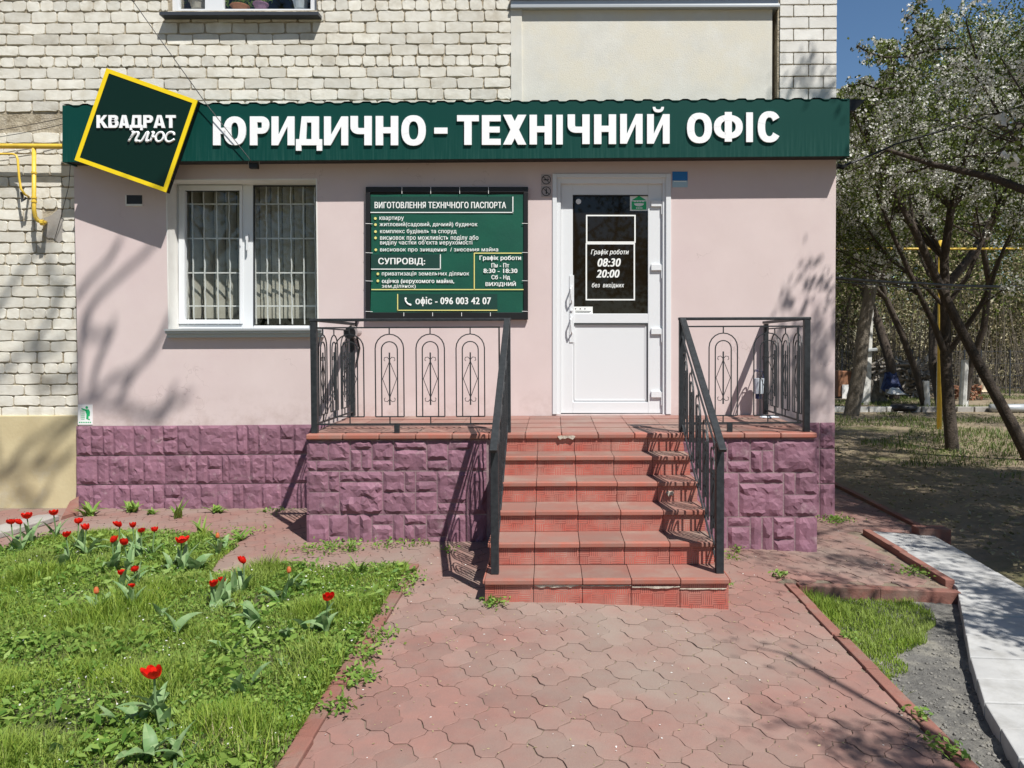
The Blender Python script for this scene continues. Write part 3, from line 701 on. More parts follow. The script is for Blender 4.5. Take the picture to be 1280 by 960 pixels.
for i, (x, z, L, h) in enumerate(uniq):
    me = random.choice(BH if h else BS); base = (LH if h else LS)-0.011; s = (L-0.010)/base
    if i < 300-nb:
        o = bpy.data.objects.new('brick', me); link(o, bld, (x, YB+random.uniform(-.003, .004), z)); o.scale = (s, 1, random.uniform(.95, 1.04)); o.rotation_euler = (random.gauss(0, .012), random.gauss(0, .008), random.gauss(0, .012))
    else:
        dy = random.uniform(-.003, .004); sc_ = random.uniform(.95, 1.04)
        xrest.add([(v.co.x*s+x, v.co.y+YB+dy, v.co.z*sc_+z) for v in me.vertices], [tuple(p.vertices) for p in me.polygons])
stuff(xrest.build('brick', mt['brick'], bld))
# cement patch by the pipe end
cp = MB(); c = at(70, 283, YB-0.004); ring = [(c.x+math.cos(a)*(0.12+random.uniform(-.03, .03)), YB-0.006, c.z+math.sin(a)*(0.16+random.uniform(-.04, .04))) for a in [i*math.pi/7 for i in range(14)]]
cp.prism(ring, (0, 0.03, 0)); cp.build('cement_patch', mt['concrete'], bld)
# left ochre plinth
pl = MB(); pl.box(-9, XP+0.02, YB-0.035, YB+0.25, -0.3, ZL); pl.build('ochre_plinth', mt['beige'], bld, bevel=0.01)
# pink wall with window and door openings
XE = X(1044, YW, 400)
WO = (X(209, YW, 330), X(397.5, YW, 330), Z(413, YW, 300), Z(223.5, YW, 300))
DO = (X(691, YW, 360), X(838.5, YW, 360), 0.925, Z(217.5, YW, 760))
ZP = Z(531, YW, 500)
pw = MB()
def pbx(x0, x1, z0, z1): pw.box(x0, x1, YW, YW+0.26, z0, z1)
pbx(XP, WO[0], ZP, 3.55); pbx(WO[0], WO[1], ZP, WO[2]); pbx(WO[0], WO[1], WO[3], 3.55); pbx(WO[1], DO[0], ZP, 3.55); pbx(DO[0], DO[1], DO[3], 3.55); pbx(DO[1], XE, ZP, 3.55)
pbx(DO[0], DO[1], ZP-0.1, DO[2])
pw.build('pink_wall', mt['pink'], bld)
# right return wall of the office, pink and purple
sw = MB(); sw.box(XE-0.2, XE-0.001, YW+0.26, 9.4, ZP, 3.55); sw.build('pink_side_wall', mt['pink'], bld)
# balcony panel
bpn = MB(); bpn.box(BP[0]+0.003, BP[1]-0.05, YB+0.012, YB+0.2, 3.5, Z(9, YB, 800)); bpn.build('balcony_panel', mt['panel'], bld, bevel=0.004)
be = MB(); be.box(BP[0]-0.012, BP[0]+0.10, YB-0.012, YB+0.1, 3.5, Z(9, YB, 800)); be.build('balcony_edge', mt['panel'], bld, bevel=0.004)
bc = MB(); zc_ = Z(8, YB-0.07, 800)
bc.box(BP[0]-0.01, BP[1]+0.01, YB-0.05, YB+0.2, zc_, zc_+0.03); bc.box(BP[0]-0.01, BP[1]+0.0, YB-0.035, YB+0.2, zc_+0.033, zc_+0.08); bc.box(BP[0]-0.01, BP[1]+0.01, YB-0.06, YB+0.2, zc_+0.083, zc_+0.11)
bc.build('balcony_cap', mt['grey_metal'], bld, bevel=0.004)
bg = MB(); bg.box(BP[0], BP[1], YB+0.05, YB+0.1, zc_+0.11, 6.2); bg.build('balcony_glazing', mt['upvc'], bld)
# upper window
uw = MB().pbox(206, -60, 398, 13, YB+0.09, 0.02).build('window', mt['glass'], bld)
fr = MB()
for (a, b, c_, d) in ((212, -60, 224, 12), (256, -60, 279, 12), (388, -60, 396, 12), (212, 11, 396, 15)): fr.pbox(a, b, c_, d, YB+0.06, 0.05)
fr.build('frame', mt['upvc'], uw, bevel=0.004)
MB().pbox(199, 14.5, 398, 18.5, YB-0.12, 0.2).build('sill', mt['dark_metal'], uw)
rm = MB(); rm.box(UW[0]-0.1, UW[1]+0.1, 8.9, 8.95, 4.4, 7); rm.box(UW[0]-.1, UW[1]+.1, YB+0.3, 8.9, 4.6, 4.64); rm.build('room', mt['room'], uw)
sl = MB(); sl.pbox(214, 12, 394, 14, YB+0.13, 0.35); sl.build('inner_sill', mt['upvc'], uw)
# stones: split-face blocks as parts
def stone_block(px0, py0, px1, py1, Y, seed, proud=0.025):
    a = at(px0, py1, Y); b = at(px1, py0, Y); x0, x1, z0, z1 = a.x, b.x, a.z, b.z
    g = 0.0014; x0 += g; x1 -= g; z0 += g; z1 -= g
    W, H = x1-x0, z1-z0; nx = max(3, min(12, int(W/0.026))); nz = max(3, min(9, int(H/0.026))); V = []; F = []
    r = random.Random(seed); ox = r.uniform(0, 99); tx = r.uniform(-.3, .3); tz = r.uniform(-.35, .1)
    for j in range(nz+1):
        for i in range(nx+1):
            u, v = i/nx, j/nz; e = min(u*W, (1-u)*W, v*H, (1-v)*H)
            q = Vector((x0+u*W+ox, z0+v*H, seed*0.37))
            ridge = abs(noise.noise(q*8))*1.5 + 0.7*abs(noise.noise(q*23)) - 0.15
            d = 0 if e < 1e-6 else min(1, e/0.016+0.3)*proud*(0.34+0.88*ridge+tx*(u-.5)+tz*(v-.5))
            jx = 0 if i in (0, nx) else r.uniform(-.25, .25)*W/nx; jz = 0 if j in (0, nz) else r.uniform(-.25, .25)*H/nz
            V.append((x0+u*W+jx, Y-0.004-d, z0+v*H+jz))
    for j in range(nz):
        for i in range(nx):
            q = j*(nx+1)+i
            if r.random() < .5: F += [(q, q+1, q+nx+2), (q, q+nx+2, q+nx+1)]
            else: F += [(q, q+1, q+nx+1), (q+1, q+nx+2, q+nx+1)]
    rim = [i for i in range(nx+1)]+[j*(nx+1)+nx for j in range(1, nz+1)]+[nz*(nx+1)+i for i in range(nx-1, -1, -1)]+[j*(nx+1) for j in range(nz-1, 0, -1)]
    n0 = len(V); V += [(V[i][0], Y+0.01, V[i][2]) for i in rim]; m_ = len(rim)
    F += [(rim[k], n0+k, n0+(k+1) % m_, rim[(k+1) % m_]) for k in range(m_)]
    return MB().add(V, F)
wallplinth = MB(); wallplinth.box(XP, XE, YW+0.002, YW+0.26, -0.3, ZP-0.0015); wallplinth.box(XE-0.2, XE-0.001, YW+0.26, 9.4, -0.3, ZP-0.0015); wallplinth.build('plinth_wall', mt['purple_joint'], bld)
def C3(x, y): return (90+x/4.129, 520+y/4.129)
sid = 0
rows3 = [((52, 203), [25, 98, 160, 215, 320, 405, 470, 545, 655, 850, 905, 960, 1075, 1145, 1260, 1330], {470: 128, 1075: 128}),
         ((208, 353), [25, 130, 190, 290, 370, 480, 585, 640, 700, 775, 808, 920, 995, 1035, 1150, 1330], {700: 278}),
         ((357, 500), [25, 110, 215, 300, 420, 475, 560, 665, 750, 830, 885, 980, 1080, 1200, 1330], {475: 425})]
for (ya, yb), cuts, sp_ in rows3:
    for a, b in zip(cuts[:-1], cuts[1:]):
        for (c_, d) in (((ya, sp_[a]), (sp_[a], yb)) if a in sp_ else ((ya, yb),)):
            p0 = C3(a, c_); p1 = C3(b, d); sid += 1; tl = 0.008*(p0[0]-97)
            stone_block(p0[0], p0[1]-tl+0, p1[0], p1[1]-tl, YW+0.001, sid, 0.020).build('stone_block', mt['purple'], bld)
for (c_, d) in ((528, 560), (561.5, 604), (605.5, 655)):
    for a, b in ((1004, 1024), (1025, 1043.5)):
        sid += 1; stone_block(a, c_, b, d, YW+0.001, sid, 0.02).build('stone_block', mt['purple'], bld)
# office window
YR = YW+0.20
wnd = MB().pbox(228, 236, 301, 402, YR+0.03, 0.006); wnd.pbox(314, 229, 404, 409, YR+0.02, 0.006); wnd = wnd.build('window', mt['glass'], bld)
rv = MB()
rv.box(WO[0]-0.0, WO[0]+0.012, YW-0.003, YR, WO[2], WO[3]); rv.box(WO[0], WO[1], YW-0.002, YR, WO[3]-0.012, WO[3]+0.0); rv.box(WO[1]-0.012, WO[1], YW-0.002, YR, WO[2], WO[3]-0.012)
rv.build('reveal', mt['upvc_warm'], wnd)
fr = MB(); yb_ = 411
for q in ((219, 226, 404, 231.5), (219, 231.5, 223, yb_), (303, 231.5, 316.5, yb_), (398, 231.5, 405, yb_), (223, 405.5, 303, yb_), (316.5, 407, 398, yb_)): fr.pbox(*q, YR, 0.06)
fr.build('frame', mt['upvc'], wnd, bevel=0.005)
fs_ = MB()
for q in ((223, 231.5, 302.5, 238), (223, 238, 230.5, 405), (299, 238, 302.5, 405), (230.5, 399.5, 299, 405)): fs_.pbox(*q, YR-0.018, 0.055)
fs_.build('sash', mt['upvc'], wnd, bevel=0.005)
gk = MB()
for q in ((230.5, 238, 299, 238.8), (230.5, 238.8, 231.2, 399.5), (316.5, 231.5, 398, 232.6), (316.5, 232, 317.4, 407)): gk.pbox(*q, YR-0.004, 0.03)
gk.build('gasket', mt['rubber'], wnd)
hd = MB(); hd.pbox(306.5, 292, 310, 300, YR-0.03, 0.03); hd.pbox(307.3, 296, 309.3, 313, YR-0.05, 0.02); hd.build('handle', mt['upvc'], wnd, bevel=0.003)
sl = MB()
pf = [(0, 0), (0, -0.018), (0.02, -0.022), (0.02, -0.046), (0.05, -0.05), (0.05, -0.085), (0.30, -0.085), (0.30, 0)]
sx0, sx1 = X(208, YW-0.07), X(403, YW-0.07); zs = Z(411, YW-0.05, 300)
sl.add([(sx0, YW-0.10+a, zs+b) for a, b in pf]+[(sx1, YW-0.10+a, zs+b) for a, b in pf], [tuple(range(8)), tuple(range(15, 7, -1))]+[(i, 8+i, 8+(i+1) % 8, (i+1) % 8) for i in range(8)])
sl.build('sill', mt['grey_metal'], wnd)
for py in (255, 298, 341, 382.5):
    g_ = MB(); g_.pbox(232, py-0.8, 405, py+0.8, YR+0.10, 0.014); g_.build('grille_bar', mt['white'], wnd)
for i, px in enumerate((233.5, 241, 255.5, 271.5, 287, 319, 333.5, 348.5, 364, 379.5, 394)):
    zz = [Z(232+k*5.1, YR+0.1, px) for k in range(35)]; x_ = X(px, YR+0.09, 300); tw = 0.0028 if i % 2 == 0 else 0.001
    g_ = MB(); g_.tube([(x_+tw*math.sin(k*1.35), YR+0.092+tw*math.cos(k*1.35), z) for k, z in enumerate(zz)], 0.0075, 4); g_.build('grille_bar', mt['white'], wnd)
zr = random.Random(2)
for i in range(13):
    px = 226+14.3*i; 
    if 300 < px < 309: continue
    Y_ = YR+0.22; an = 0.25 if px < 300 else 0.9+zr.uniform(-.1, .1)
    x_ = X(px+6, Y_, 300); hw = 0.054; z0, z1 = Z(404, Y_, px), Z(226, Y_, px); dx, dy = hw*math.cos(0.75-an*0.5), hw*math.sin(0.75-an*0.5)
    cv = [(x_+dx*s, Y_+dy*s-0.006*(1-s*s), 0) for s in (-1, -.5, 0, .5, 1)]
    g_ = MB(); g_.add([(a, b, z0+0.05) for a, b, _ in cv]+[(a, b, z1) for a, b, _ in cv], [(k, k+1, k+6, k+5) for k in range(4)])
    g_.build('blind_slat', mt['blind'], wnd, smooth=True)
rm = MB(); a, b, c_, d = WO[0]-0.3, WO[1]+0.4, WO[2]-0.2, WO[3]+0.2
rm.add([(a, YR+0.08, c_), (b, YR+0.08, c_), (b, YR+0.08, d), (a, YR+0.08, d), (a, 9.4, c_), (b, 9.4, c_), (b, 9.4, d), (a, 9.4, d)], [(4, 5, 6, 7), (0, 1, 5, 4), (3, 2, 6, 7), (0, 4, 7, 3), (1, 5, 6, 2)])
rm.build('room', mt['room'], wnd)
# entrance door
YD = YW+0.045
door = MB()
for q in ((701, 230, 716, 516.5), (810, 230, 828, 516.5), (716, 230, 810, 243.7), (716, 392, 810, 404), (716, 502.5, 810, 516.5)): door.pbox(*q, YD, 0.07)
door = door.build('door', mt['upvc'], bld, bevel=0.004)
df = MB()
for q in ((690.6, 217, 696, 518), (832.5, 217, 838.8, 518), (696, 217, 832.5, 222)): df.pbox(*q, YW-0.012, 0.10)
for q in ((696, 222, 701, 518), (828.3, 222, 832.5, 518), (701, 222, 828.3, 229.4)): df.pbox(*q, YW+0.012, 0.10)
df.build('frame', mt['upvc'], door, bevel=0.004)
MB().pbox(716, 404, 810, 502.5, YD+0.018, 0.03).build('panel', mt['upvc'], door)
bd_ = MB()
for q in ((718.5, 406, 807, 407.2), (718.5, 499.5, 807, 501), (717.5, 406, 719, 501), (806.5, 406, 808, 501)): bd_.pbox(*q, YD+0.012, 0.008)
bd_.build('bead', mt['upvc'], door)
MB().pbox(716, 243.7, 810, 392, YD+0.02, 0.02).build('glass_pane', mt['door_glass'], door)
gk = MB()
for q in ((716, 243.7, 810, 244.6), (716, 404, 810, 405), (809.2, 405, 810, 502), (701-.6, 230, 701, 518), (828, 230, 828.6, 518), (701, 516.6, 828, 518)): gk.pbox(*q, YD-0.002, 0.02)
gk.build('gasket', mt['rubber'], door)
for py in (250, 330, 410, 489):
    h = MB(); h.pbox(814, py, 826.5, py+8, YD-0.022, 0.03); h.pbox(826.5, py+1, 829.5, py+18, YD-0.022, 0.02); h.build('hinge', mt['upvc'], door, bevel=0.004)
h = MB(); h.pbox(711.8, 344, 717.5, 428, YD-0.008, 0.012)
x_ = X(714.5, YD, 380)
for z0, z1 in ((Z(358, YD, 714), Z(378, YD, 714)), (Z(396, YD, 714), Z(417, YD, 714))):
    h.tube([(x_, YD-0.005, z0), (x_, YD-0.05, z0-0.005), (x_-0.01, YD-0.065, z0-0.03), (x_-0.01, YD-0.065, (z0+z1)/2), (x_-0.005, YD-0.055, z1+0.02), (x_, YD-0.01, z1)], 0.009, 6)
h.cyl((x_, YD-0.02, Z(388, YD, 714)), (0, 1, 0), 0.012, 0.02, 10); h.build('handle', mt['upvc'], door, bevel=0.002)
def C2(x, y): return (660+x/4.8, 200+y/4.8)
YG = YD+0.0185
ln = MB()
for (a, b, c_, d) in ((352, 333, 642, 493), (350, 502, 638, 838)):
    q = [C2(a, b), C2(c_, b), C2(c_, d), C2(a, d)]
    for i in range(4):
        p, r = q[i], q[(i+1) % 4]; dx, dy = (1 if r[0] > p[0]+1 else -1 if r[0] < p[0]-1 else 0), (1 if r[1] > p[1]+1 else -1 if r[1] < p[1]-1 else 0)
        line_px(ln, p[0]-dx*0.8, p[1]-dy*0.8, r[0]-dx*0.8, r[1]-dy*0.8, 1.7, YG)
ln.build('white_outline', mt['print'], door)
for body_, a, b, c_, d, sh, of in (('Графік роботи', 377, 536, 605, 574, .25, .018), ('08:30', 417, 590, 557, 640, .2, .03), ('20:00', 410, 658, 550, 706, .2, .03), ('без  вихідних', 383, 736, 577, 770, .2, .016)):
    p0, p1 = C2(a, b), C2(c_, d); q = MB(); put_text(q, body_, *p0, *p1, YG, shear=sh, offset=of); q.build('lettering', mt['print'], door)
st = MB(); st.pbox(*C2(612, 210), *C2(720, 305), YG-0.001, 0.001); st = st.build('sticker', mt['print'], door, label='white and green sticker')
q = MB(); q.pbox(*C2(622, 248), *C2(710, 298), YG-0.0025, 0.001); q.add([at(*C2(622, 242), YG-.0025), at(*C2(710, 242), YG-.0025), at(*C2(666, 214), YG-.0025)], [(0, 1, 2)]); q2 = q.build('sticker', mt['green'], door, label='green house emblem of the sticker')
q = MB()
for k in range(4): line_px(q, *C2(637+k*16, 247), *C2(647+k*16, 247), 2.2, YG-0.004)
cc_ = [C2(666+30*math.cos(a), 262-0+16*math.sin(a)*(1 if math.sin(a) > 0 else .2)) for a in [i*math.pi/8 for i in range(16)]]
q.add([at(*p_, YG-0.004) for p_ in cc_], [tuple(range(16))]); [line_px(q, *C2(649+k*10, 288), *C2(656+k*10, 288), 1.6, YG-0.004) for k in range(4)]; q.build('small_print', mt['print'], door)
q = MB(); c = at(*C2(303, 250), YG); q.cyl((c.x, YG-0.012, c.z), (0, 1, 0), 0.026, 0.012, 18); q.build('white_disc', mt['white'], door)
st = MB(); st.pbox(*C2(272, 880), *C2(388, 922), YG-0.001, 0.001); st.build('notice', mt['print'], door)
q = MB()
for k in range(3): q.cyl(tuple(at(*C2(286+k*28, 892), YG-0.004)), (0, 1, 0), 0.006, 0.002, 8)
line_px(q, *C2(284, 906), *C2(378, 908), 0.5, YG-0.003); line_px(q, *C2(284, 914), *C2(370, 916), 0.5, YG-0.003); q.build('lettering', mt['black'], door)
# soffit of the fascia, roof sheet
# ================================================================== FASCIA
fa = thing('fascia_sign', 'long dark green sheet fascia with big white raised letters above the office', 'shop sign', (at(570, 165, YF)))
TL, TR, BL, BR = at(78, 131.5, YF), at(1062, 123.5, YF), at(78, 202.5, YF), at(1062, 195, YF)
dv = Vector((0, 0.22, 0))
f_ = MB(); f_.hexa([BL, BR, TR, TL], [BL+Vector((0, .02, 0)), BR+Vector((0, .02, 0)), TR+Vector((0, .02, 0)), TL+Vector((0, .02, 0))]); f_.build('fascia_sheet', mt['fascia'], fa)
f_ = MB()
for p0, p1 in ((BL, TL), (TR, BR)):
    pass
f_.hexa([BL+Vector((0, .021, 0)), BL+Vector((.02, .021, 0)), TL+Vector((.02, .021, -.02)), TL+Vector((0, .021, -.02))], [BL+Vector((0, .26, 0)), BL+Vector((.02, .26, 0)), TL+Vector((.02, .26, -.02)), TL+Vector((0, .26, -.02))])
f_.hexa([BR+Vector((-.02, .021, 0)), BR+Vector((0, .021, 0)), TR+Vector((0, .021, -.02)), TR+Vector((-.02, .021, -.02))], [BR+Vector((-.02, .19, 0)), BR+Vector((0, .19, 0)), TR+Vector((0, .19, -.02)), TR+Vector((-.02, .19, -.02))])
f_.build('end_cap', mt['fascia'], fa)
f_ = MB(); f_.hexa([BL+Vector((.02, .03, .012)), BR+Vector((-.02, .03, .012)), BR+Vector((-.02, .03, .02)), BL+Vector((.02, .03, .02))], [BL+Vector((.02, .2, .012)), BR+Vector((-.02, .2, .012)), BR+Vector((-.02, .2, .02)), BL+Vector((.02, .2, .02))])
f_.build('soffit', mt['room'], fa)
# profiled roof sheet: ribs end in little humps along the top edge
V = []; n = 340; Fq = []
for i in range(n+1):
    u = i/n; p = TL*(1-u)+TR*u; ph = (u*42) % 1.0
    hz = 0.011 if ph < 0.45 else (-0.010 if 0.55 < ph < 0.9 else 0.002)
    V += [(p.x, YF-0.008, p.z+hz), (p.x, YB-0.001, p.z+hz+0.03)]
Fq = [(2*i, 2*i+2, 2*i+3, 2*i+1) for i in range(n)]
MB().add(V, Fq).build('roof_sheet', mt['fascia'], fa)
f_ = MB(); a = at(1062, 129, YB+0.1); f_.prism([(a.x-.3, YB+.02, a.z-.12), (a.x+.02, YB+.02, a.z-.1), (a.x+.13, YB+.02, a.z+.01), (a.x-.3, YB+.02, a.z+.03)], (0, 0.9, 0)); f_.build('roof_return', mt['black'], fa)
LET = [('Ю', 267, 308, 146, 182), ('Р', 313, 337, 146, 182), ('И', 340, 368.5, 146, 182), ('Д', 370.5, 403, 146, 188.8), ('И', 405.5, 435.5, 146, 182), ('Ч', 438.5, 465, 145.5, 182), ('Н', 470, 498, 145.5, 182), ('О', 502, 532.5, 144.5, 182.5),
       ('-', 543, 559.5, 160, 167.5), ('Т', 571.5, 598.7, 144.5, 181.5), ('Е', 602.5, 626, 144.5, 181.5), ('Х', 629, 658, 144, 181.2), ('Н', 662, 690, 144, 181), ('І', 695.5, 703.5, 144, 181), ('Ч', 709.5, 737, 143.5, 180.5), ('Н', 742.5, 770, 143.5, 180.5), ('И', 775, 803, 143, 180), ('Й', 808.6, 836.8, 133.7, 180),
       ('О', 858.4, 889.6, 141.5, 179.5), ('Ф', 892, 928, 140.5, 177.5), ('І', 932.3, 940.7, 141, 178), ('С', 946.4, 975.5, 139.5, 178.5)]
for ch, a, b, c_, d in LET:
    q = MB(); glyph(q, ch, a, b, c_, d, YF-0.003, 0.015)
    q.build('letter', mt['letter'], fa)
# square sign
YS = 7.385
sg = thing('square_sign', 'tilted dark green square sign with bright yellow border on the fascia left end', 'shop sign', at(170, 162, YS))
cn = [at(93, 200, YS), at(207.5, 240.5, YS), at(247, 125.5, YS), at(133, 85, YS)]
ctr = sum(cn, Vector())/4; k_ = 0.915
inn = [ctr+(p-ctr)*k_ for p in cn]
q = MB(); q.hexa([p+Vector((0, .012, 0)) for p in cn], [p+Vector((0, .068, 0)) for p in cn]); q.build('back_box', mt['black'], sg)
q = MB(); q.hexa([p+Vector((0, .004, 0)) for p in inn], [p+Vector((0, .011, 0)) for p in inn]); q.build('face_panel', mt['sign_green'], sg)
q = MB()
for i in range(4):
    j = (i+1) % 4; q.hexa([cn[i], cn[j], inn[j], inn[i]], [p+Vector((0, .0115, 0)) for p in (cn[i], cn[j], inn[j], inn[i])])
q.build('yellow_border', mt['yellow'], sg)
xw = [121.2, 136, 149.2, 162.6, 179.5, 192.3, 207.5, 220.8]
for i, ch in enumerate('КВАДРАТ'):
    q = MB(); lo_ = 163 if ch == 'Д' else 160.2; glyph(q, ch, xw[i]+.3, xw[i+1]-.7, 144.3, lo_, YS+0.003, 0.012, 3.9, 3.4); q.build('letter', mt['letter'], sg)
def S5(x, y): return at(70+x/5.645, 80+y/5.645, YS-0.002)
for strokes in ([[(536, 482), (550, 480), (540, 500), (512, 549)], [(522, 530), (545, 498), (566, 483), (582, 486), (578, 505), (562, 535), (566, 548), (582, 540)]],
                [[(584, 541), (592, 548), (606, 540), (626, 508), (640, 484)], [(640, 484), (652, 484), (642, 520), (636, 540), (644, 548), (658, 538)]],
                [[(676, 484), (690, 482), (682, 505), (664, 548)], [(674, 518), (700, 514)], [(732+27*math.cos(a)-8*math.sin(a), 515+33*math.sin(a)) for a in [k*math.pi/8 for k in range(17)]]],
                [[(832, 503), (832, 488), (812, 481), (792, 488), (776, 510), (774, 535), (790, 549), (812, 546), (836, 530)]]):
    q = MB()
    for st1 in strokes:
        pts = [S5(*p_) for p_ in st1]; n_ = len(pts)
        fine = []
        for k in range(n_-1):
            p0, p1, p2, p3 = pts[max(k-1, 0)], pts[k], pts[k+1], pts[min(k+2, n_-1)]
            for u in (0, .33, .66): fine.append(.5*((2*p1)+(p2-p0)*u+(2*p0-5*p1+4*p2-p3)*u*u+(3*p1-p0-3*p2+p3)*u**3))
        q.tube(fine+[pts[-1]], 0.0118, 6)
    q.build('letter', mt['letter'], sg, smooth=True)
# info banner
YN = YW-0.045
bn = thing('info_banner', 'green information banner with white text laced into a black frame between window and door', 'banner', at(558, 316, YN))
q = MB()
for r in ((457, 233.5, 660, 240.5), (457, 390.5, 660, 399.5), (457, 240.5, 462.5, 390.5), (654.5, 240.5, 660, 390.5)): q.pbox(*r, YN, 0.035)
q.build('frame', mt['black'], bn, bevel=0.003)
V = []; nx_, nz_ = 20, 16
for j in range(nz_+1):
    for i in range(nx_+1):
        u, v = i/nx_, j/nz_; e = min(u, 1-u, v, 1-v)
        p = at(463+(655-463)*u + 1.2*math.sin(v*3), 391.5-(391.5-243)*v, YN+0.012); p.y += 0.004*noise.noise(Vector((u*6, v*5, 0))); V.append(p)
F = [(j*(nx_+1)+i, j*(nx_+1)+i+1, (j+1)*(nx_+1)+i+1, (j+1)*(nx_+1)+i) for j in range(nz_) for i in range(nx_)]
MB().add(V, F).build('banner_cloth', mt['banner'], bn, smooth=True)
MB().pbox(462, 239, 656, 394, YN+0.022, 0.008).build('back_board', mt['black'], bn)
def C1(x, y): return (450+x/5.055, 220+y/5.053)
YT = YN+0.004
q = MB(); yd = YT+0.0015
for r in ((66, 130, 966, 228), (70, 495, 508, 586), (240, 745, 868, 847)):
    a, b = C1(r[0], r[1]), C1(r[2], r[3]); q.add([at(a[0], b[1], yd), at(b[0], b[1], yd), at(b[0], a[1], yd), at(a[0], a[1], yd)], [(0, 1, 2, 3)])
q.build('dark_title_field', mt['banner_dark'], bn)
q = MB()
for l in ((966, 130, 966, 234), (66, 230, 969, 230), (508, 495, 508, 592), (70, 588, 511, 588)): line_px(q, *C1(l[0], l[1]), *C1(l[2], l[3]), 1.1, YT)
q.build('white_line', mt['print'], bn)
q = MB()
for l in ((72, 717, 1035, 717), (722, 485, 722, 717), (720, 487, 1022, 487), (238, 745, 238, 852), (236, 848, 868, 848)): line_px(q, *C1(l[0], l[1]), *C1(l[2], l[3]), 1.2, YT)
q.build('yellow_line', mt['pale_yellow'], bn)
for s_, a, b, c_, d in (('ВИГОТОВЛЕННЯ ТЕХНІЧНОГО ПАСПОРТА', 92, 163, 923, 204), ('квартиру', 123, 256, 277, 285), ('житловий(садовий, дачний) будинок', 123, 290, 742, 325), ('комплекс будівель та споруд', 127, 334, 610, 368), ('висновок про можливість поділу або', 127, 373, 748, 411), ('виділу частки об\u2019єкта нерухомості', 127, 405, 710, 440), ('висновок про знищення  / знесення майна', 127, 450, 873, 483),
                        ('СУПРОВІД:', 115, 517, 412, 566), ('приватизація земельних ділянок', 138, 602, 690, 635), ('оцінка (нерухомого майна,', 138, 649, 595, 684), ('зем.ділянок)', 138, 682, 352, 713), ('Графік роботи', 755, 502, 1018, 538), ('Пн - Пт', 830, 550, 943, 578), ('8:30 - 18:30', 780, 585, 995, 613), ('Сб - Нд', 830, 625, 948, 658), ('ВИХІДНИЙ', 793, 664, 985, 700), ('офіс - 096 003 42 07', 350, 763, 828, 822)):
    q = MB(); put_text(q, s_, *C1(a, b), *C1(c_, d), YT-0.0005, offset=.028 if s_[0].isupper() or s_[0] in 'о8' else .013, res=3); q.build('lettering', mt['print'], bn)
for x_, y_ in ((97, 268), (98, 307), (98, 351), (98, 391), (100, 466), (113, 618), (113, 662)):
    q = MB(); c = at(*C1(x_, y_), YT); q.add([(c.x+.0135*math.cos(k), YT, c.z+.0135*math.sin(k)) for k in [i*math.pi/5 for i in range(10)]], [tuple(range(10))]); q.build('bullet', mt['pale_yellow'], bn)
q = MB(); pts = [C1(285, 772), C1(288, 790), C1(300, 806), C1(320, 816)]; q.tube([at(*p_, YT) for p_ in pts], 0.008, 6); q.cyl(at(*C1(288, 774), YT)+Vector((0, -.003, 0)), (0, 1, 0), .012, .004, 8); q.cyl(at(*C1(318, 813), YT)+Vector((0, -.003, 0)), (0, 1, 0), .012, .004, 8); q.build('phone_symbol', mt['print'], bn)
tie = MB(); 
for x_ in (265, 447, 630, 812): 
    tie.tube([at(*C1(x_, 70), YN-.004), at(*C1(x_, 112), YN-.002)], 0.003, 4); tie.tube([at(*C1(x_+12, 862), YN-.002), at(*C1(x_+12, 885), YN-.004)], 0.003, 4)
for y_ in (300, 484, 662, 855):
    tie.tube([at(*C1(35, y_), YN-.004), at(*C1(80, y_+2), YN-.002)], 0.003, 4); tie.tube([at(*C1(1024, y_-1), YN-.002), at(*C1(1060, y_), YN-.004)], 0.003, 4)
tie.build('lacing', mt['white'], bn)

# ================================================================== small things on the wall
def plate(name, label, cat, px0, py0, px1, py1, mat, Y=YW, T=0.006, group=None):
    c = at((px0+px1)/2, (py0+py1)/2, Y-T)
    r = thing(name, label, cat, c, group); MB().pbox(px0, py0, px1, py1, Y-T, T).build('plate', mt[mat], r); return r
for (lab, y0, y1, kind) in (('small dull no smoking plaque, upper of two left of the door', 218, 231.3, 0), ('small dull round prohibition plaque, lower of two left of the door', 232.3, 246, 1)):
    r = plate('prohibition_plaque', lab, 'sign', 676.5, y0, 689, y1, 'dull_plate', group='prohibition plaques by the door')
    c = at(682.8, (y0+y1)/2, YW-.0075); q = MB()
    q.tube([(c.x+.043*math.cos(a), c.y, c.z+.043*math.sin(a)) for a in [i*math.pi/10 for i in range(20)]], .0045, 4, closed=True)
    q.tube([(c.x-.03, c.y, c.z+.03), (c.x+.03, c.y, c.z-.03)], .004, 4)
    if kind == 0: q.box(c.x-.026, c.x+.026, c.y-.001, c.y, c.z-.006, c.z+.004); q.tube([(c.x+.02, c.y, c.z+.006), (c.x+.014, c.y, c.z+.016), (c.x+.022, c.y, c.z+.024)], .002, 4)
    else: q.box(c.x-.005, c.x+.006, c.y-.001, c.y, c.z-.026, c.z+.014); q.cyl((c.x, c.y-.001, c.z+.022), (0, 1, 0), .007, .001, 8)
    q.build('symbol', mt['black'], r)
r = plate('blue_plate', 'small blue and pale plate right of the door top', 'sign', 840.5, 214.5, 859.5, 225.5, 'blue'); MB().pbox(840.5, 225.7, 859.5, 234, YW-.006, .006).build('lower_band', mt['pale_blue'], r)
q = MB(); line_px(q, 842, 226.8, 858, 226.8, 1.0, YW-.0075); q.build('lettering', mt['print'], r)
r = plate('litter_sign', 'white sign with a green figure at a litter bin, at the pink wall lower left', 'sign', 97.3, 505.8, 115.5, 530.8, 'white')
def C5(x, y): return (x/5.33, 500+y/5.33)
q = MB(); Yq = YW-.0075
c = at(*C5(578, 50), Yq); q.cyl((c.x, Yq, c.z), (0, 1, 0), .0135, .001, 10)
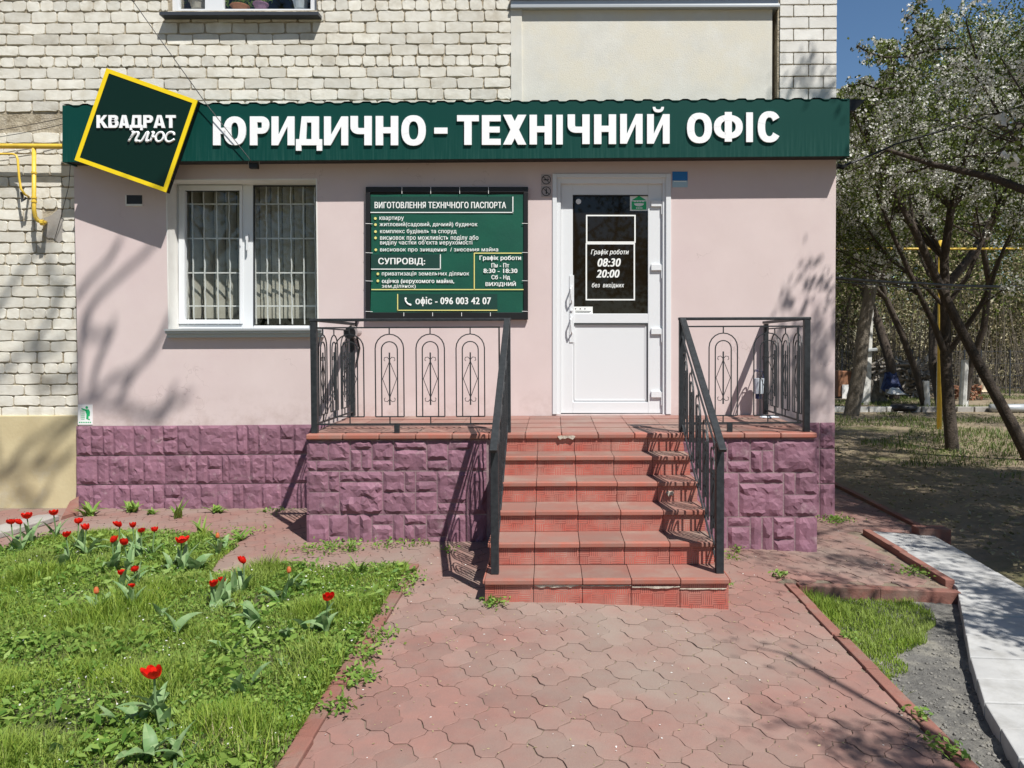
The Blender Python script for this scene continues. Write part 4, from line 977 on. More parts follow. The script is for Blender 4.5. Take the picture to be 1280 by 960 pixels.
def poly(mb, pts, Y): mb.add([at(*C5(*p_), Y) for p_ in pts][::-1], [tuple(range(len(pts)))])
poly(q, [(572, 62), (592, 62), (600, 80), (598, 108), (590, 108), (590, 126), (574, 126), (576, 96), (570, 80)], Yq)
poly(q, [(574, 126), (590, 126), (598, 124), (598, 135), (570, 135)][:4], Yq); poly(q, [(540, 60), (545, 54), (576, 64), (574, 76)], Yq)
for a in range(4): 
    u = 538+a*9; q.tube([at(*C5(u, 78), Yq), at(*C5(u+2-a, 128), Yq)], .0012, 3)
for y_ in (70, 78, 92, 104, 116, 129): q.tube([at(*C5(535+(y_-70)*.08, y_), Yq), at(*C5(568-(y_-70)*.08, y_), Yq)], .0012, 3)
q.build('symbol', mt['green'], r)
q = MB()
for k in range(7): line_px(q, *C5(526+k*12, 149), *C5(534+k*12, 149), 1.4, Yq)
q.build('small_print', mt['green'], r)
r = thing('wall_vent', 'small dark slotted vent in the pink wall under the square sign', 'vent', at(167, 251, YW))
q = MB(); q.pbox(157, 255, 178, 257.5, YW-.012, .014); q.pbox(156.5, 244, 158, 255, YW-.01, .012); q.build('rim', mt['upvc_warm'], r); MB().pbox(158, 244, 177.5, 255, YW-.003, .004).build('slot', mt['black'], r)
# floodlight under the fascia
r = thing('floodlight', 'small black floodlight hanging below the green fascia above the window', 'lamp', at(317, 206, YW-.12))
c = at(317, 205, YW-.14); q = MB(); q.box(c.x-.04, c.x+.045, c.y-.02, c.y+.03, c.z-.045, c.z+.005); q.build('housing', mt['black'], r, bevel=.006); q = MB(); q.tube([(c.x-.05, c.y, c.z-.01), (c.x-.05, c.y, c.z+.03), (c.x+.055, c.y, c.z+.03), (c.x+.055, c.y, c.z-.01)], .004, 4); q.build('bracket', mt['grey_metal'], r)
# round speaker left
r = thing('round_lamp', 'round black wall lamp with a grey rim behind the left railing', 'lamp', at(439, 416, YW-.1))
c = at(437, 416, YW-.16); q = MB(); q.cyl((c.x, c.y, c.z), (0.35, 1, 0), .062, .03, 20, .055); q.build('lens', mt['black'], r, bevel=.004)
q = MB(); q.cyl((c.x+.022, c.y+.01, c.z+.008), (0.35, 1, 0), .064, .10, 20, .045); q.build('housing', mt['dull_plate'], r); q = MB(); q.tube([(c.x+.04, c.y+.08, c.z+.03), (c.x+.05, c.y+.06, c.z+.13), (c.x+.05, YW, c.z+.13)], .012, 6); q.tube([(c.x+.04, c.y+.1, c.z-.02), (c.x+.06, YW-.02, c.z-.15), (c.x+.03, YW-.02, c.z-.3)], .01, 6); q.build('arm', mt['black'], r)
# gas pipes left
r = thing('gas_pipe', 'yellow gas pipe along the brick wall with a branch dropping to an elbow', 'pipe', at(42, 190, 7.55))
YP = 7.58
q = MB(); q.tube([at(-160, 182, YP), at(76, 183, YP), at(100, 183, YP)], .026, 10); q.build('main_pipe', mt['yellowpaint'], r, smooth=True)
q = MB(); q.tube([at(42.5, 184, YP), at(42.5, 262, YP), at(44, 271, YP), at(48, 276, YP), at(54, 278, YP), at(57, 278, YB)], .020, 10); q.build('drop_pipe', mt['yellowpaint'], r, smooth=True)
q = MB()
for py in (215, 246, 251): q.tube([at(42.5, py, YP), at(42.5, py+2.2, YP)], .026, 10)
q.cyl(at(52, 278, YP)+Vector((-.01, 0, 0)), (1, 0.2, 0), .03, .03, 10); q.build('coupling', mt['yellowpaint'], r)
q = MB(); q.tube([at(-160, 192, YP), at(16, 192.5, YP), at(20, 194, YP), at(22, 199, YP), at(24, 222, YP), at(26, 236, YP), at(31, 243, YP), at(36, 246, YB)], .011, 8); q.build('thin_pipe', mt['yellowpaint'], r, smooth=True)
q = MB(); q.tube([at(27, 240, YP+.02), at(28, 252, YP+.03), at(33, 247, YP+.05)], .014, 6); q.build('bracket', mt['dark_metal'], r)
def cable(name, label, pts, r_, cat='cable', mat='black', sag=0.0, n=14):
    P = []
    for (a, b) in zip(pts[:-1], pts[1:]):
        for i in range(n):
            u = i/n; p = a*(1-u)+b*u; P.append(p+Vector((0, 0, -sag*4*u*(1-u))))
    P.append(pts[-1]); q = MB(); q.tube(P, r_, 5); return tag(q.build(name, mt[mat], smooth=True), label, cat)
cable('service_cable', 'thin black cable crossing the upper brick wall down to the fascia floodlight', [at(163, -3, 7.30), at(258, 130, YF-.06), at(316, 204, YF-.03)], .0042)
cable('service_cable', 'lower thin wire sagging over the bricks to the fascia left end', [at(-20, 174, 7.62), at(80, 155, 7.62)], .003, sag=.01)
cable('service_cable', 'upper thin wire over the bricks to the fascia left end', [at(-20, 165, 7.62), at(80, 147, 7.62)], .003, sag=.01)
cable('service_cable', 'thin wire hanging down the pink wall left edge below the fascia', [at(88, 204, 7.62), at(86, 232, 7.63), at(77, 268, 7.68), at(68, 300, 7.72)], .003)

# ================================================================== ENTRANCE STAIRS
st_ = thing('entrance_stairs', 'red tiled entrance steps with a landing clad in purple split stone', 'stairs', (0.3, 6.0, 0))
YPF = 6.31; XL0, XL1 = at(383.5, 600, YPF).x, at(1020.5, 600, YPF).x
ZT = 0.895
core = MB(); core.box(XL0+0.012, XL1-0.012, YPF+0.012, YW-0.003, -0.3, ZT-0.05); core.build('landing_core', mt['purple_joint'], st_)
def P1(x, y): return (380+x/5.333, 540+y/5.333)
rects = [(20,58,160,188),(165,58,305,188),(20,192,82,257),(85,192,305,257),(312,58,452,116),(312,120,380,257),(385,120,452,257),(457,58,594,186),(457,190,594,255),(600,58,817,116),(600,120,817,255),(822,58,957,186),(822,190,957,255),(962,58,1115,116),(962,120,1115,257),(1119,58,1160,257),(1164,58,1217,257),
(20,263,162,398),(166,263,236,398),(240,263,524,330),(20,403,236,546),(240,334,524,546),(529,263,670,400),(674,263,742,400),(529,404,742,546),(747,263,886,326),(747,329,886,397),(747,401,886,546),(891,263,1086,471),(891,475,1086,546),(1090,263,1217,546),
(20,552,166,830),(170,552,291,692),(170,696,291,830),(295,552,371,830),(375,552,452,830),(457,552,592,614),(457,619,592,830),(597,552,665,830),(670,552,815,614),(670,619,736,830),(740,619,815,830),(820,552,956,696),(820,700,956,830),(960,552,1086,830),(1090,552,1217,830)]
for r in rects:
    sid += 1; big = (r[2]-r[0])*(r[3]-r[1]) > 50000
    stone_block(*P1(r[0], r[1]), *P1(r[2], r[3]), YPF+0.014, sid, 0.034 if big else 0.018).build('stone_block', mt['purple'], st_)
def P2(x, y): return (830+x/3, 380+y/3)
for r in [(60,508,130,630),(132,508,212,630),(60,634,212,796),(60,800,212,980),(213,508,236,630),(239,508,321,586),(239,590,321,630),(325,508,409,548),(325,551,366,630),(369,551,409,630),(413,508,574,630),(213,634,278,796),(282,634,446,670),(282,674,446,796),(450,634,490,713),(493,634,574,713),(450,716,574,796),
(213,800,235,980),(239,800,321,833),(239,837,321,980),(325,800,365,980),(369,800,406,980),(410,800,488,881),(410,885,488,980),(492,800,574,980)]:
    sid += 1; stone_block(*P2(r[0], r[1]), *P2(r[2], r[3]), YPF+0.014, sid, 0.019).build('stone_block', mt['purple'], st_)
# landing tiles
TS = 0.3145
def tile(name, x0, x1, y0, y1, z0, z1, mat, bev=0.006, rot=None):
    q = MB(); q.box(x0+.0017, x1-.0017, y0+.0015, y1-.0015, z0, z1); o = q.build(name, mt[mat], st_, bevel=bev)
    if rot: o.rotation_euler = rot
    return o
nX = int(round((XL1-XL0)/TS)); 
for i in range(nX+1):
    a = XL0+(XL1-XL0)*i/(nX+1); b = XL0+(XL1-XL0)*(i+1)/(nX+1)
    tile('edge_tile', a, b, YPF-0.022, YPF+0.10, ZT-0.045, ZT+random.uniform(-.002, .001), 'nosing', 0.01)
    for j in range(4):
        y0 = YPF+0.10+j*TS; y1 = min(y0+TS, YW-.004); zz = ZT-0.002+(y0-YPF)*0.02
        tile('floor_tile', a, b, y0, y1, zz-0.03, zz+random.uniform(-.001, .0015), 'tread', 0.003)
# steps
NST = 5; SXL, SXR = -0.435, 1.075; D0 = 4.80; TD = (YPF-D0)/5; RH = ZT/6
solid = MB()
for k in range(5): solid.box(SXL+0.012+0.0005*k, SXR-0.012-0.0005*k, D0+TD*k+0.035, YPF+0.0105, -0.3 if k == 0 else RH*k-0.02, RH*(k+1)-0.033)
solid.build('step_core', mt['concrete'], st_)
for k in range(6):
    xl, xr = (SXL-0.005, 1.102) if k == 0 else (SXL, SXR)
    y = D0+TD*k+(0.008 if k else 0); n = 5; W = (xr-xl)/n
    for i in range(n):
        a, b = xl+W*i, xl+W*(i+1); zb = RH*k if k else gz(b)-0.03
        jz = random.uniform(-.002, .002)
        if k == 5: continue_tread = False
        tile('riser_tile', a, b, y+0.008+random.uniform(0, .002) - (0.018 if k == 5 else 0), y+0.026, zb+(0.0 if k else 0), RH*(k+1)-0.034, 'riser', 0.002)
        if k < 5:
            tile('tread_tile', a, b, y-0.012, y+0.035, RH*(k+1)-0.032+jz, RH*(k+1)+jz, 'nosing', 0.005)
            tile('tread_tile', a, b, y+0.035, y+TD+0.02, RH*(k+1)-0.032+jz, RH*(k+1)-0.001+jz, 'tread', 0.002)
    for s_, xx in ((0, xl-0.0), (1, xr)):                          # side facing tiles
        if k < 5:
            q = MB(); q.box(xx+(0.0 if s_ == 0 else -0.011), xx+(0.011 if s_ == 0 else 0.0), y+0.03, YPF+0.005, (RH*k if k else gz(xx)-.05), RH*(k+1)-0.034); q.build('side_tile', mt['riser'], st_)
            q = MB(); q.box(xx+(-0.012 if s_ == 0 else -0.0), xx+(0.0 if s_ == 0 else 0.012), y-0.005, YPF-.024, RH*(k+1)-0.03, RH*(k+1)-0.002); q.build('side_edge_tile', mt['nosing'], st_, bevel=.006)
def crumb(px0, px1, py, Y, h, name='mortar_patch', depth=.02, zoff=0):
    p0, p1 = at(px0, py, Y), at(px1, py, Y); n = max(6, int((p1.x-p0.x)/.02)); V = []; F = []; rr = random.Random(int(px0))
    for i in range(n+1):
        u = i/n; x = p0.x+(p1.x-p0.x)*u; hh = h*(.35+.65*rr.random())*min(1, 6*u+.2, 6*(1-u)+.2); V += [(x, Y-rr.uniform(0, .004), p0.z-hh), (x, Y-rr.uniform(0, .004), p0.z+hh*.25), (x, Y+depth, p0.z+hh*.25), (x, Y+depth, p0.z-hh)]
    for i in range(n):
        for j in range(4): F.append((4*i+j, 4*i+(j+1) % 4, 4*i+4+(j+1) % 4, 4*i+4+j))
    F += [(3, 2, 1, 0), (4*n, 4*n+1, 4*n+2, 4*n+3)]
    MB().add(V, F).build(name, mt['chip'], st_)
crumb(668, 725, 731.5, D0+.002, .016); crumb(725, 790, 732, D0+.003, .008); crumb(790, 850, 733.5, D0+.002, .012); crumb(850, 908, 736, D0+.004, .007)
crumb(697, 719, 545.5, YPF-0.026, .03); crumb(662, 720, 599, D0+4*TD-.006, .010); crumb(833, 842, 615.5, D0+3*TD-.006, .035); crumb(742, 790, 645, D0+3*TD-.006, .006); crumb(625, 720, 612, D0+4*TD-.004, .004); crumb(700, 716, 756, D0-.004, .01)

# ================================================================== RAILINGS
def bal_mesh(w_, zb, zt_, slope=0.0, name='baluster'):
    """arched baluster in local xz plane (x along rail), slope shears z by x."""
    q = MB(); r = 0.0062
    sh = lambda x, z: (x, 0, z+slope*x)
    def arch(hw, top, bot):
        P = [sh(-hw, bot)]+[sh(-hw*math.cos(a), top-hw+hw*math.sin(a)) for a in [i*math.pi/10 for i in range(11)]]+[sh(hw, bot)]
        q.tube(P, r, 4)
    arch(w_, zt_-0.055, zb); arch(w_*0.56, zt_-0.055-0.062, zb)
    q.tube([sh(-w_, zb), sh(w_, zb)], r, 4); q.tube([sh(0, zt_), sh(0, zt_-0.055)], r, 4); q.tube([sh(0, zb), sh(0, zb-0.062)], r, 4)
    H = zt_-zb; a, b = zb+H*0.13, zb+H*0.72
    q.tube([sh(0, a), sh(0, b)], 0.0075, 4)
    m_ = (a+b)/2; ww = w_*0.50; t = 0.0034
    q.tube([sh(0, a+.06), sh(ww, m_), sh(0, b-.07)], t, 3); q.tube([sh(0, a+.06), sh(-ww, m_), sh(0, b-.07)], t, 3)
    for s in (-1, 1):
        for (z_, d_) in ((b-.06, 1), (a+.05, -1)):
            q.tube([sh(0, z_), sh(s*.02, z_+d_*.022), sh(s*.042, z_+d_*.018), sh(s*.046, z_-d_*.004), sh(s*.036, z_-d_*.010)], t, 3)
    P = q; m = bpy.data.meshes.new(name); m.from_pydata(P.v, [], P.f); m.update(); m.materials.append(mt['iron']); return m
flatB = bal_mesh(0.118, 0.135, 0.876)
SLP = (0.84)/(1.46)
slopeB = bal_mesh(0.095, 0.135, 0.80, SLP)
def railing(label, Xc, Xs, xcs, ends):
    """Xc: corner x, Xs: stair side x; front run, side run, stair run."""
    yf = YPF+0.07; zt_ = ZT+0.94
    r = thing('railing', label, 'railing', (Xc, yf, ZT), 'wrought iron railings of the entrance')
    def add(nm, q, **k): return q.build(nm, mt['iron'], r, **k)
    sg_ = 1 if Xs > Xc else -1
    lo, hi = min(Xc, Xs), max(Xc, Xs)
    for px_, h_ in ((Xc, zt_), (Xs, zt_)):
        q = MB(); q.box(px_-.025, px_+.025, yf-.025, yf+.025, ZT-.002, h_-.012); add('post', q, bevel=.003)
    q = MB(); q.box(lo-.03, hi+.03, yf-.028, yf+.028, zt_-.012, zt_+.012); add('handrail', q, bevel=.004)
    q = MB(); q.box(lo+.025, hi-.06, yf-.006, yf+.006, ZT+.870, ZT+.882); add('rail_bar', q); q = MB(); q.box(lo+.025, hi-.04, yf-.008, yf+.008, ZT+.066, ZT+.080); add('rail_bar', q); q = MB(); q.box(hi-.075, hi-.063, yf-.0065, yf+.0065, ZT+.0805, ZT+.8695); add('rail_bar', q)
    q = MB(); q.box((lo+hi)/2-.14, (lo+hi)/2-.10, yf-.02, yf+.02, ZT-.002, ZT+.066); add('foot', q)
    for x in xcs:
        o = bpy.data.objects.new('baluster', flatB); link(o, r, (x, yf, ZT))
    # side run to the wall
    y1 = YW-.08
    q = MB(); q.box(Xc-.026, Xc+.026, yf+.030, y1+.06, zt_-.011, zt_+.013); add('handrail', q, bevel=.004)
    q = MB(); q.box(Xc-.006, Xc+.006, yf+.025, y1, ZT+.870, ZT+.882); add('rail_bar', q); q = MB(); q.box(Xc-.008, Xc+.008, yf+.025, y1, ZT+.066, ZT+.080); add('rail_bar', q)
    q = MB(); q.box(Xc-.02, Xc+.02, y1, y1+.04, ZT+.03, zt_-.014); add('post', q)
    for i in range(3):
        o = bpy.data.objects.new('baluster', flatB); link(o, r, (Xc, yf+.22+.34*i+.02, ZT)); o.rotation_euler = (0, 0, math.pi/2)
    # stair run
    yb2 = D0+0.13; zb2 = RH; L = yf-yb2; q = MB(); dz = zt_-(zb2+.86)
    top = Vector((Xs, yf, zt_)); bot = Vector((Xs, yb2-.10, zt_-dz*(L+.10)/L-0.0))
    d = (bot-top).normalized(); n = Vector((0, -d.z, d.y)); 
    if n.z < 0: n = -n
    sx = Vector((.024, 0, 0)); c = [top+Vector((0, -.029, 0))]; 
    a0 = top-d*0.0+Vector((0, -.03, .002)); q.hexa([a0-sx-n*.012, a0+sx-n*.012, a0+sx+n*.012, a0-sx+n*.012], [bot-sx-n*.012, bot+sx-n*.012, bot+sx+n*.012, bot-sx+n*.012]); add('handrail', q, bevel=.003)
    q = MB(); q.box(Xs-.025, Xs+.025, yb2-.025, yb2+.025, zb2-.002, zb2+.845); add('post', q, bevel=.003)
    for off in (.080, .815):
        q = MB(); A = Vector((Xs, yf, ZT+off-.01)); B = Vector((Xs, yb2, A.z-dz)); q.tube([A, B], .0085, 4); add('rail_bar', q)
    for i in range(5):
        y = yf-.17-.275*i; o = bpy.data.objects.new('baluster', slopeB); zc = ZT-(yf-y)*dz/L
        link(o, r, (Xs, y, zc+0.0)); o.rotation_euler = (0, 0, math.pi/2)
    return r
yf_ = YPF+.07
railing('black wrought iron railing on the left of the steps and landing', at(393, 470, yf_).x, at(634.5, 470, yf_).x-.0, [at(q, 470, yf_).x for q in (437, 487, 538, 588)], 0)
railing('black wrought iron railing on the right of the steps and landing', at(1008, 470, yf_).x, at(852.5, 470, yf_).x, [at(q, 470, yf_).x for q in (904, 960)], 0)
# things on the landing, right
r = thing('plastic_tub', 'small pale plastic tub hung by the wall behind the right railing', 'tub', at(948, 500, YW-.12))
c = at(948, 492, YW-.12); q = MB(); q.cyl((c.x, c.y, c.z), (0, 0, 1), .045, .15, 12, .055); q.build('tub', mt['cloth'], r); q = MB(); q.cyl((c.x, c.y, c.z-.05), (0, 0, 1), .03, .05, 10); q.tube([(c.x-.05, c.y, c.z+.15), (c.x-.04, c.y, c.z+.22), (c.x+.04, c.y, c.z+.22), (c.x+.05, c.y, c.z+.15)], .004, 5); q.tube([(c.x, c.y, c.z+.22), (c.x, YW, c.z+.23)], .005, 4); q.build('handle', mt['tarp'], r)
r = thing('landing_rag', 'crumpled grey rag lying on the landing by the wall at right', 'rag', at(962, 522, YW-.2))
c = at(962, 523, YW-.25); V = []; rr = random.Random(5)
for j in range(7):
    for i in range(9): V.append((c.x-.09+.18*i/8, c.y-.05+.1*j/6, ZT+.02+.045*abs(noise.noise(Vector((i*.7, j*.8, 3))))*(1 if 0 < i < 8 and 0 < j < 6 else .2)))
MB().add(V, [(j*9+i, j*9+i+1, j*9+i+10, j*9+i+9) for j in range(6) for i in range(8)]).build('cloth', mt['cloth'], r, smooth=True)

# ================================================================== FLOWER POTS upstairs
def pot(name, label, px, py, rad, h, mat, kind, Y=YB+.28):
    c = at(px, py, Y); r = thing(name, label, 'flower pot', c, 'flower pots behind the upper window')
    q = MB(); q.cyl(c, (0, 0, 1), rad*.75, h, 14, rad); q.cyl(c+Vector((0, 0, h)), (0, 0, 1), rad*1.08, h*.18, 14, rad*1.08); q.build('pot', mt[mat], r)
    rr = np.random.default_rng(int(px)); n = 120; P = np.array(c)+np.stack([rr.normal(0, rad*.8, n), rr.normal(0, rad*.4, n), h+abs(rr.normal(0, .13, n))], 1)
    V, F, T = cards(P, .05, rr, 0, .45); np_mesh('plant', V, F, mt['petal_o' if kind == 1 else 'weed'], r, c, T)
pot('flower_pot', 'cream pot with a strappy plant, leftmost behind the upper window', 248, 12, .085, .07, 'potgrey', 0)
pot('flower_pot', 'orange clay pot with thin plant behind the upper window', 300, 12, .09, .03, 'terracotta', 0)
pot('flower_pot', 'violet pot with dark red flowers behind the upper window', 326, 12, .075, .05, 'potviolet', 0)
pot('flower_pot', 'pale pot, rightmost behind the upper window', 376, 12, .08, .09, 'cloth', 0)

# ================================================================== TULIPS and plants
def ribbon(mb, base, ang, L, W, up, curl, n=6, cup=.35, twist=0.0):
    """a broad leaf: rises at `up`, bends over by `curl`"""
    d = Vector((math.cos(ang), math.sin(ang), 0)); s = Vector((-d.y, d.x, 0)); p = Vector(base); V = []
    el = up
    for i in range(n+1):
        u = i/n; wv = W*(math.sin(math.pi*min(1, (u*.92+.08)**.75)))*(1 if u < .98 else .1)
        ctr_ = p.copy(); nrm = d*(-math.sin(el))+Vector((0, 0, math.cos(el)))
        ss = (s*math.cos(twist*u)+nrm*math.sin(twist*u))
        V += [ctr_+ss*wv/2+nrm*wv*cup*.5, ctr_, ctr_-ss*wv/2+nrm*wv*cup*.5]
        p += (d*math.cos(el)+Vector((0, 0, math.sin(el))))*L/n; el -= curl/n
    F = []
    for i in range(n): F += [(3*i, 3*i+3, 3*i+4, 3*i+1), (3*i+1, 3*i+4, 3*i+5, 3*i+2)]
    mb.add(V, F)
def petals(mb, c, R_, H_, openn, seed, tilt=(0, 0)):
    r = random.Random(seed)
    for k in range(6):
        a = k*math.pi/3+r.uniform(-.15, .15); rad = R_*(1 if k % 2 else .9); V = []
        for i in range(6):
            u = i/5; rr_ = rad*(math.sin(u*math.pi*.5)**.6)*(1+openn*.55*(u**2)-.25*(1-openn)*u**3); z = H_*(u**1.3)*(1-.30*openn*u)
            wv = rad*1.45*(math.sin(math.pi*min(1, (.14+.74*u)))**.6)*(1 if u < .99 else .55)
            for s in (-1, 0, 1):
                b = a+s*.0; x = rr_*math.cos(b)-s*wv/2*math.sin(b); y = rr_*math.sin(b)+s*wv/2*math.cos(b)
                k2 = 1-.10*abs(s); V.append((c[0]+x*k2+tilt[0]*z, c[1]+y*k2+tilt[1]*z, c[2]+z+abs(s)*.003))
        mb.add(V, [(3*i+j, 3*i+j+1, 3*i+j+4, 3*i+j+3) for i in range(5) for j in range(2)])
def add_tint(o, seed=0):
    a = o.data.attributes.new('tint', 'FLOAT', 'FACE'); r = random.Random(seed); n = len(o.data.polygons); a.data.foreach_set('value', [r.random() for _ in range(n)])
TG = 'tulips in the lawn'
tulips = [(40,92,'red tulip, leftmost of all at the frame edge by the ochre plinth',1,.2),(72,93,'red tulip, middle one of the far left trio',1,.2),(96,72,'wide open pointed red tulip, tallest of the far left trio',1.15,.9),(190,60,'open red tulip directly below the corner of ochre and purple plinth',1.15,.6),
(277,90,'red tulip on the pavement edge, upper of the pair below the spiky weed',1,.4),(304,112,'red tulip, lower right of the pair below the spiky weed',1,.4),(233,137,'red tulip low at the lawn edge left of the paving',1,.3),(422,102,'red tulip, leftmost of the row of four by the pavement edge',1,.3),(469,105,'red tulip, second from left in the row of four by the pavement edge',.9,.3),
(498,122,'red tulip, third from left in the row of four by the pavement edge',.9,.3),(545,120,'small red tulip, rightmost of the row of four by the pavement edge',.8,.2),(397,157,'red tulip, left one of the pair below the row of four',.95,.4),(440,165,'red tulip, right one of the pair below the row of four',.95,.2),(640,155,'large fully open red tulip above a fan of broad leaves',1.35,1.0),
(427,270,'pinkish red tulip, left of the small trio in mid lawn',.9,.6),(474,260,'red tulip, upper right of the small trio in mid lawn',.8,.3),(468,316,'small pale red tulip, lowest of the small trio in mid lawn',.6,.3),(860,230,'red tulip on a tall stem beside the paved corner',.9,.3),(751,311,'red tulip, left of the pair low beside the paved corner',.9,.4),(787,297,'small red tulip, right of the pair low beside the paved corner',.75,.3),
(1155,357,'bright red tulip near the left kerb of the path',1.15,.25),(545,625,'single large open red tulip in the lawn foreground',1.35,.8)]
for i, (x, y, lab, s, op) in enumerate(tulips):
    px, py = x/2.823, 620+y/2.823; hh = .235*(.94 if s < 1 else 1.0)
    if i in (14, 15, 16, 18, 19): hh = .17
    Y_ = (1.63-hh-.01)*960/(py-430); c = at(px, py, Y_); c.z -= .018*s; z0 = .02
    base = Vector((c.x+random.uniform(-.02, .02), c.y+.01, z0-.01))
    r = thing('tulip', lab, 'tulip', base, TG)
    q = MB(); q.tube([base, base*.5+c*.5+Vector((random.uniform(-.012, .012), 0, 0)), c], .0052, 5); o = q.build('stem', mt['tulip_leaf'], r); add_tint(o, i)
    q = MB(); petals(q, c, .027*s*random.uniform(.88, 1.12), .05*s*random.uniform(.85, 1.15), max(0, op*.8+random.uniform(-.15, .35)), i, (random.uniform(-.45, .45), random.uniform(-.55, .1))); o = q.build('flower', mt['petal'], r, smooth=True); add_tint(o, i)
    for k in range(random.choice((3, 3, 4))):
        q = MB(); ribbon(q, base+Vector((random.uniform(-.015, .015), random.uniform(-.015, .015), 0)), random.uniform(0, 6.28), random.uniform(.15, .26), random.uniform(.032, .055), random.uniform(1.1, 1.5), random.uniform(.3, 1.9), twist=random.uniform(-.5, .5)); o = q.build('leaf', mt['tulip_leaf'], r, smooth=True); add_tint(o, i+k)
for i, (x, y, lab) in enumerate([(768,150,'faded orange tulip bud among upright leaves by the paving'),(340,347,'tiny withered orange tulip bud in the left lawn'),(1020,273,'small pale orange bud at the lawn top edge left of the path')]):
    px, py = x/2.823, 620+y/2.823; Y_ = (1.63-.15)*960/(py-430); c = at(px, py, Y_); base = Vector((c.x, c.y, .01)); r = thing('tulip', lab, 'tulip bud', base, TG)
    q = MB(); q.tube([base, c], .004, 5); o = q.build('stem', mt['tulip_leaf'], r); add_tint(o)
    q = MB(); petals(q, c, .015, .04, -.3, i); o = q.build('flower', mt['petal_o'], r, smooth=True); add_tint(o)
    for k in range(3):
        q = MB(); ribbon(q, base, random.uniform(0, 6.28), .17, .04, 1.3, .8); o = q.build('leaf', mt['tulip_leaf'], r, smooth=True); add_tint(o, k)
leafy = [(605,500,'broad folded grey green leaf lying over in mid lawn',2,.2,.09),(155,272,'pair of drooping pale tulip leaves at the left lawn',2,.15,.06),(215,270,'upright curved pale tulip leaf at the left lawn',1,.2,.055),(578,435,'narrow twisted leaves above the broad folded leaf',3,.15,.04),(780,410,'pale flopped leaves below the low tulip pair',3,.14,.07),(840,350,'upright dark leaf clump beside the low tulip pair',3,.18,.06),
(900,460,'big clump of broad leaves in the right lawn',5,.2,.07),(985,385,'long arching leaf clump in the right lawn',4,.22,.05),(1000,520,'leafless tulip clump with several narrow leaves in the right lawn',4,.18,.045),(1000,600,'single narrow upright leaf in the right lawn',1,.13,.04),(810,570,'slim reclining bluish leaf in the lower lawn',2,.15,.05),(690,270,'fan of pale drooping leaves by the large open tulip',6,.18,.06),(600,262,'left spreading leaf group by the large open tulip',4,.16,.05),
(860,700,'grey curled leaf pair in the lower right lawn',3,.16,.05),(405,830,'dark folded leaf left of the foreground tulip',2,.2,.07),(470,820,'pale drooping leaf group left of the foreground tulip',3,.15,.06),(545,770,'upright leaf cluster under the foreground tulip',5,.2,.055),(610,830,'broad leaves right of the foreground tulip',3,.16,.07),(645,750,'single upright leaf right of the foreground tulip',1,.13,.06),(245,915,'pale oval leaf at the bottom left of the lawn',1,.12,.07),
(500,950,'big leaf clump at the bottom edge of the lawn',5,.22,.07),(595,950,'upright broad leaves at the bottom edge of the lawn',3,.2,.07),(665,955,'small leaf pair at the bottom edge of the lawn',2,.14,.06),(1105,480,'tall bluish leaf clump below the kerbside tulip',4,.19,.06),(1170,450,'leaning leaf right of the kerbside tulip',2,.15,.05),(640,910,'slender leaves low right of the foreground tulip',2,.14,.05),(330,200,'wide pale leaves at the upper lawn left',4,.17,.07),(110,170,'dark upright leaves under the far left trio',6,.2,.045),(1050,340,'pale broad leaves near the lawn top edge',3,.12,.06),(380,400,'leaf group around the withered bud in the left lawn',5,.17,.05),(780,190,'dark upright leaves around the faded orange bud',5,.2,.045)]
for i, (x, y, lab, n, L, W) in enumerate(leafy):
    px, py = x/2.823, 620+y/2.823; c = gnd(px, py, .01); r = thing('leafy_plant', lab, 'plant', c, 'flowerless tulip plants in the lawn')
    for k in range(n):
        q = MB(); ribbon(q, c+Vector((random.uniform(-.035, .035), random.uniform(-.035, .035), 0)), random.uniform(0, 6.28) if n > 1 else 5.2, L*random.uniform(.75, 1.15)*(.82 if y > 700 else 1), W*random.uniform(.7, 1.1)*(.8 if y > 700 else 1), random.uniform(1.0, 1.5), random.uniform(.3, 2.3), twist=random.uniform(-.7, .7)); o = q.build('leaf', mt['tulip_leaf'], r, smooth=True); add_tint(o, k+i)
for i, (px, py, lab, n, L, W, up) in enumerate([(113,645,'spiky green weed at the left corner of the purple plinth',16,.2,.035,1.0),(166,640,'leafy weed against the purple plinth below the vent',26,.14,.03,1.1),(190,643,'low bright weed right of the leafy weed at the plinth',16,.1,.025,.9),(222,648,'upright thin weed against the purple plinth',14,.2,.022,1.3),(272,640,'rounded curly leaved weed against the purple plinth',34,.1,.035,.8),(300,676,'yellowish green weed on the paving behind the open tulip',12,.13,.03,.9),(250,668,'upright yellow green sprout by the lawn edge',9,.17,.025,1.3),(440,690,'thin tuft standing at the foot of the purple landing wall',14,.12,.012,1.35),(448,722,'tall bluish grassy sprout at the lawn top near the path',8,.2,.02,1.45),(497,738,'short green sprout by the kerb near the path',6,.12,.022,1.2),(512,716,'bright leafy weed at the top end of the left kerb',22,.07,.025,1.0),(330,640,'sparse low weed at the purple plinth near the landing',8,.06,.02,.8)]):
    c = gnd(px, py, 0); r = thing('weed', lab, 'weed', c, 'weeds growing out of the paving')
    q = MB()
    for k in range(n): ribbon(q, c+Vector((random.gauss(0, .02), random.gauss(0, .015), 0)), random.uniform(0, 6.28), L*random.uniform(.6, 1.2), W*random.uniform(.7, 1.2), up*random.uniform(.7, 1.1), random.uniform(.3, 1.3), n=4)
    o = q.build('leaves', mt['weed'], r, smooth=True); add_tint(o, i)
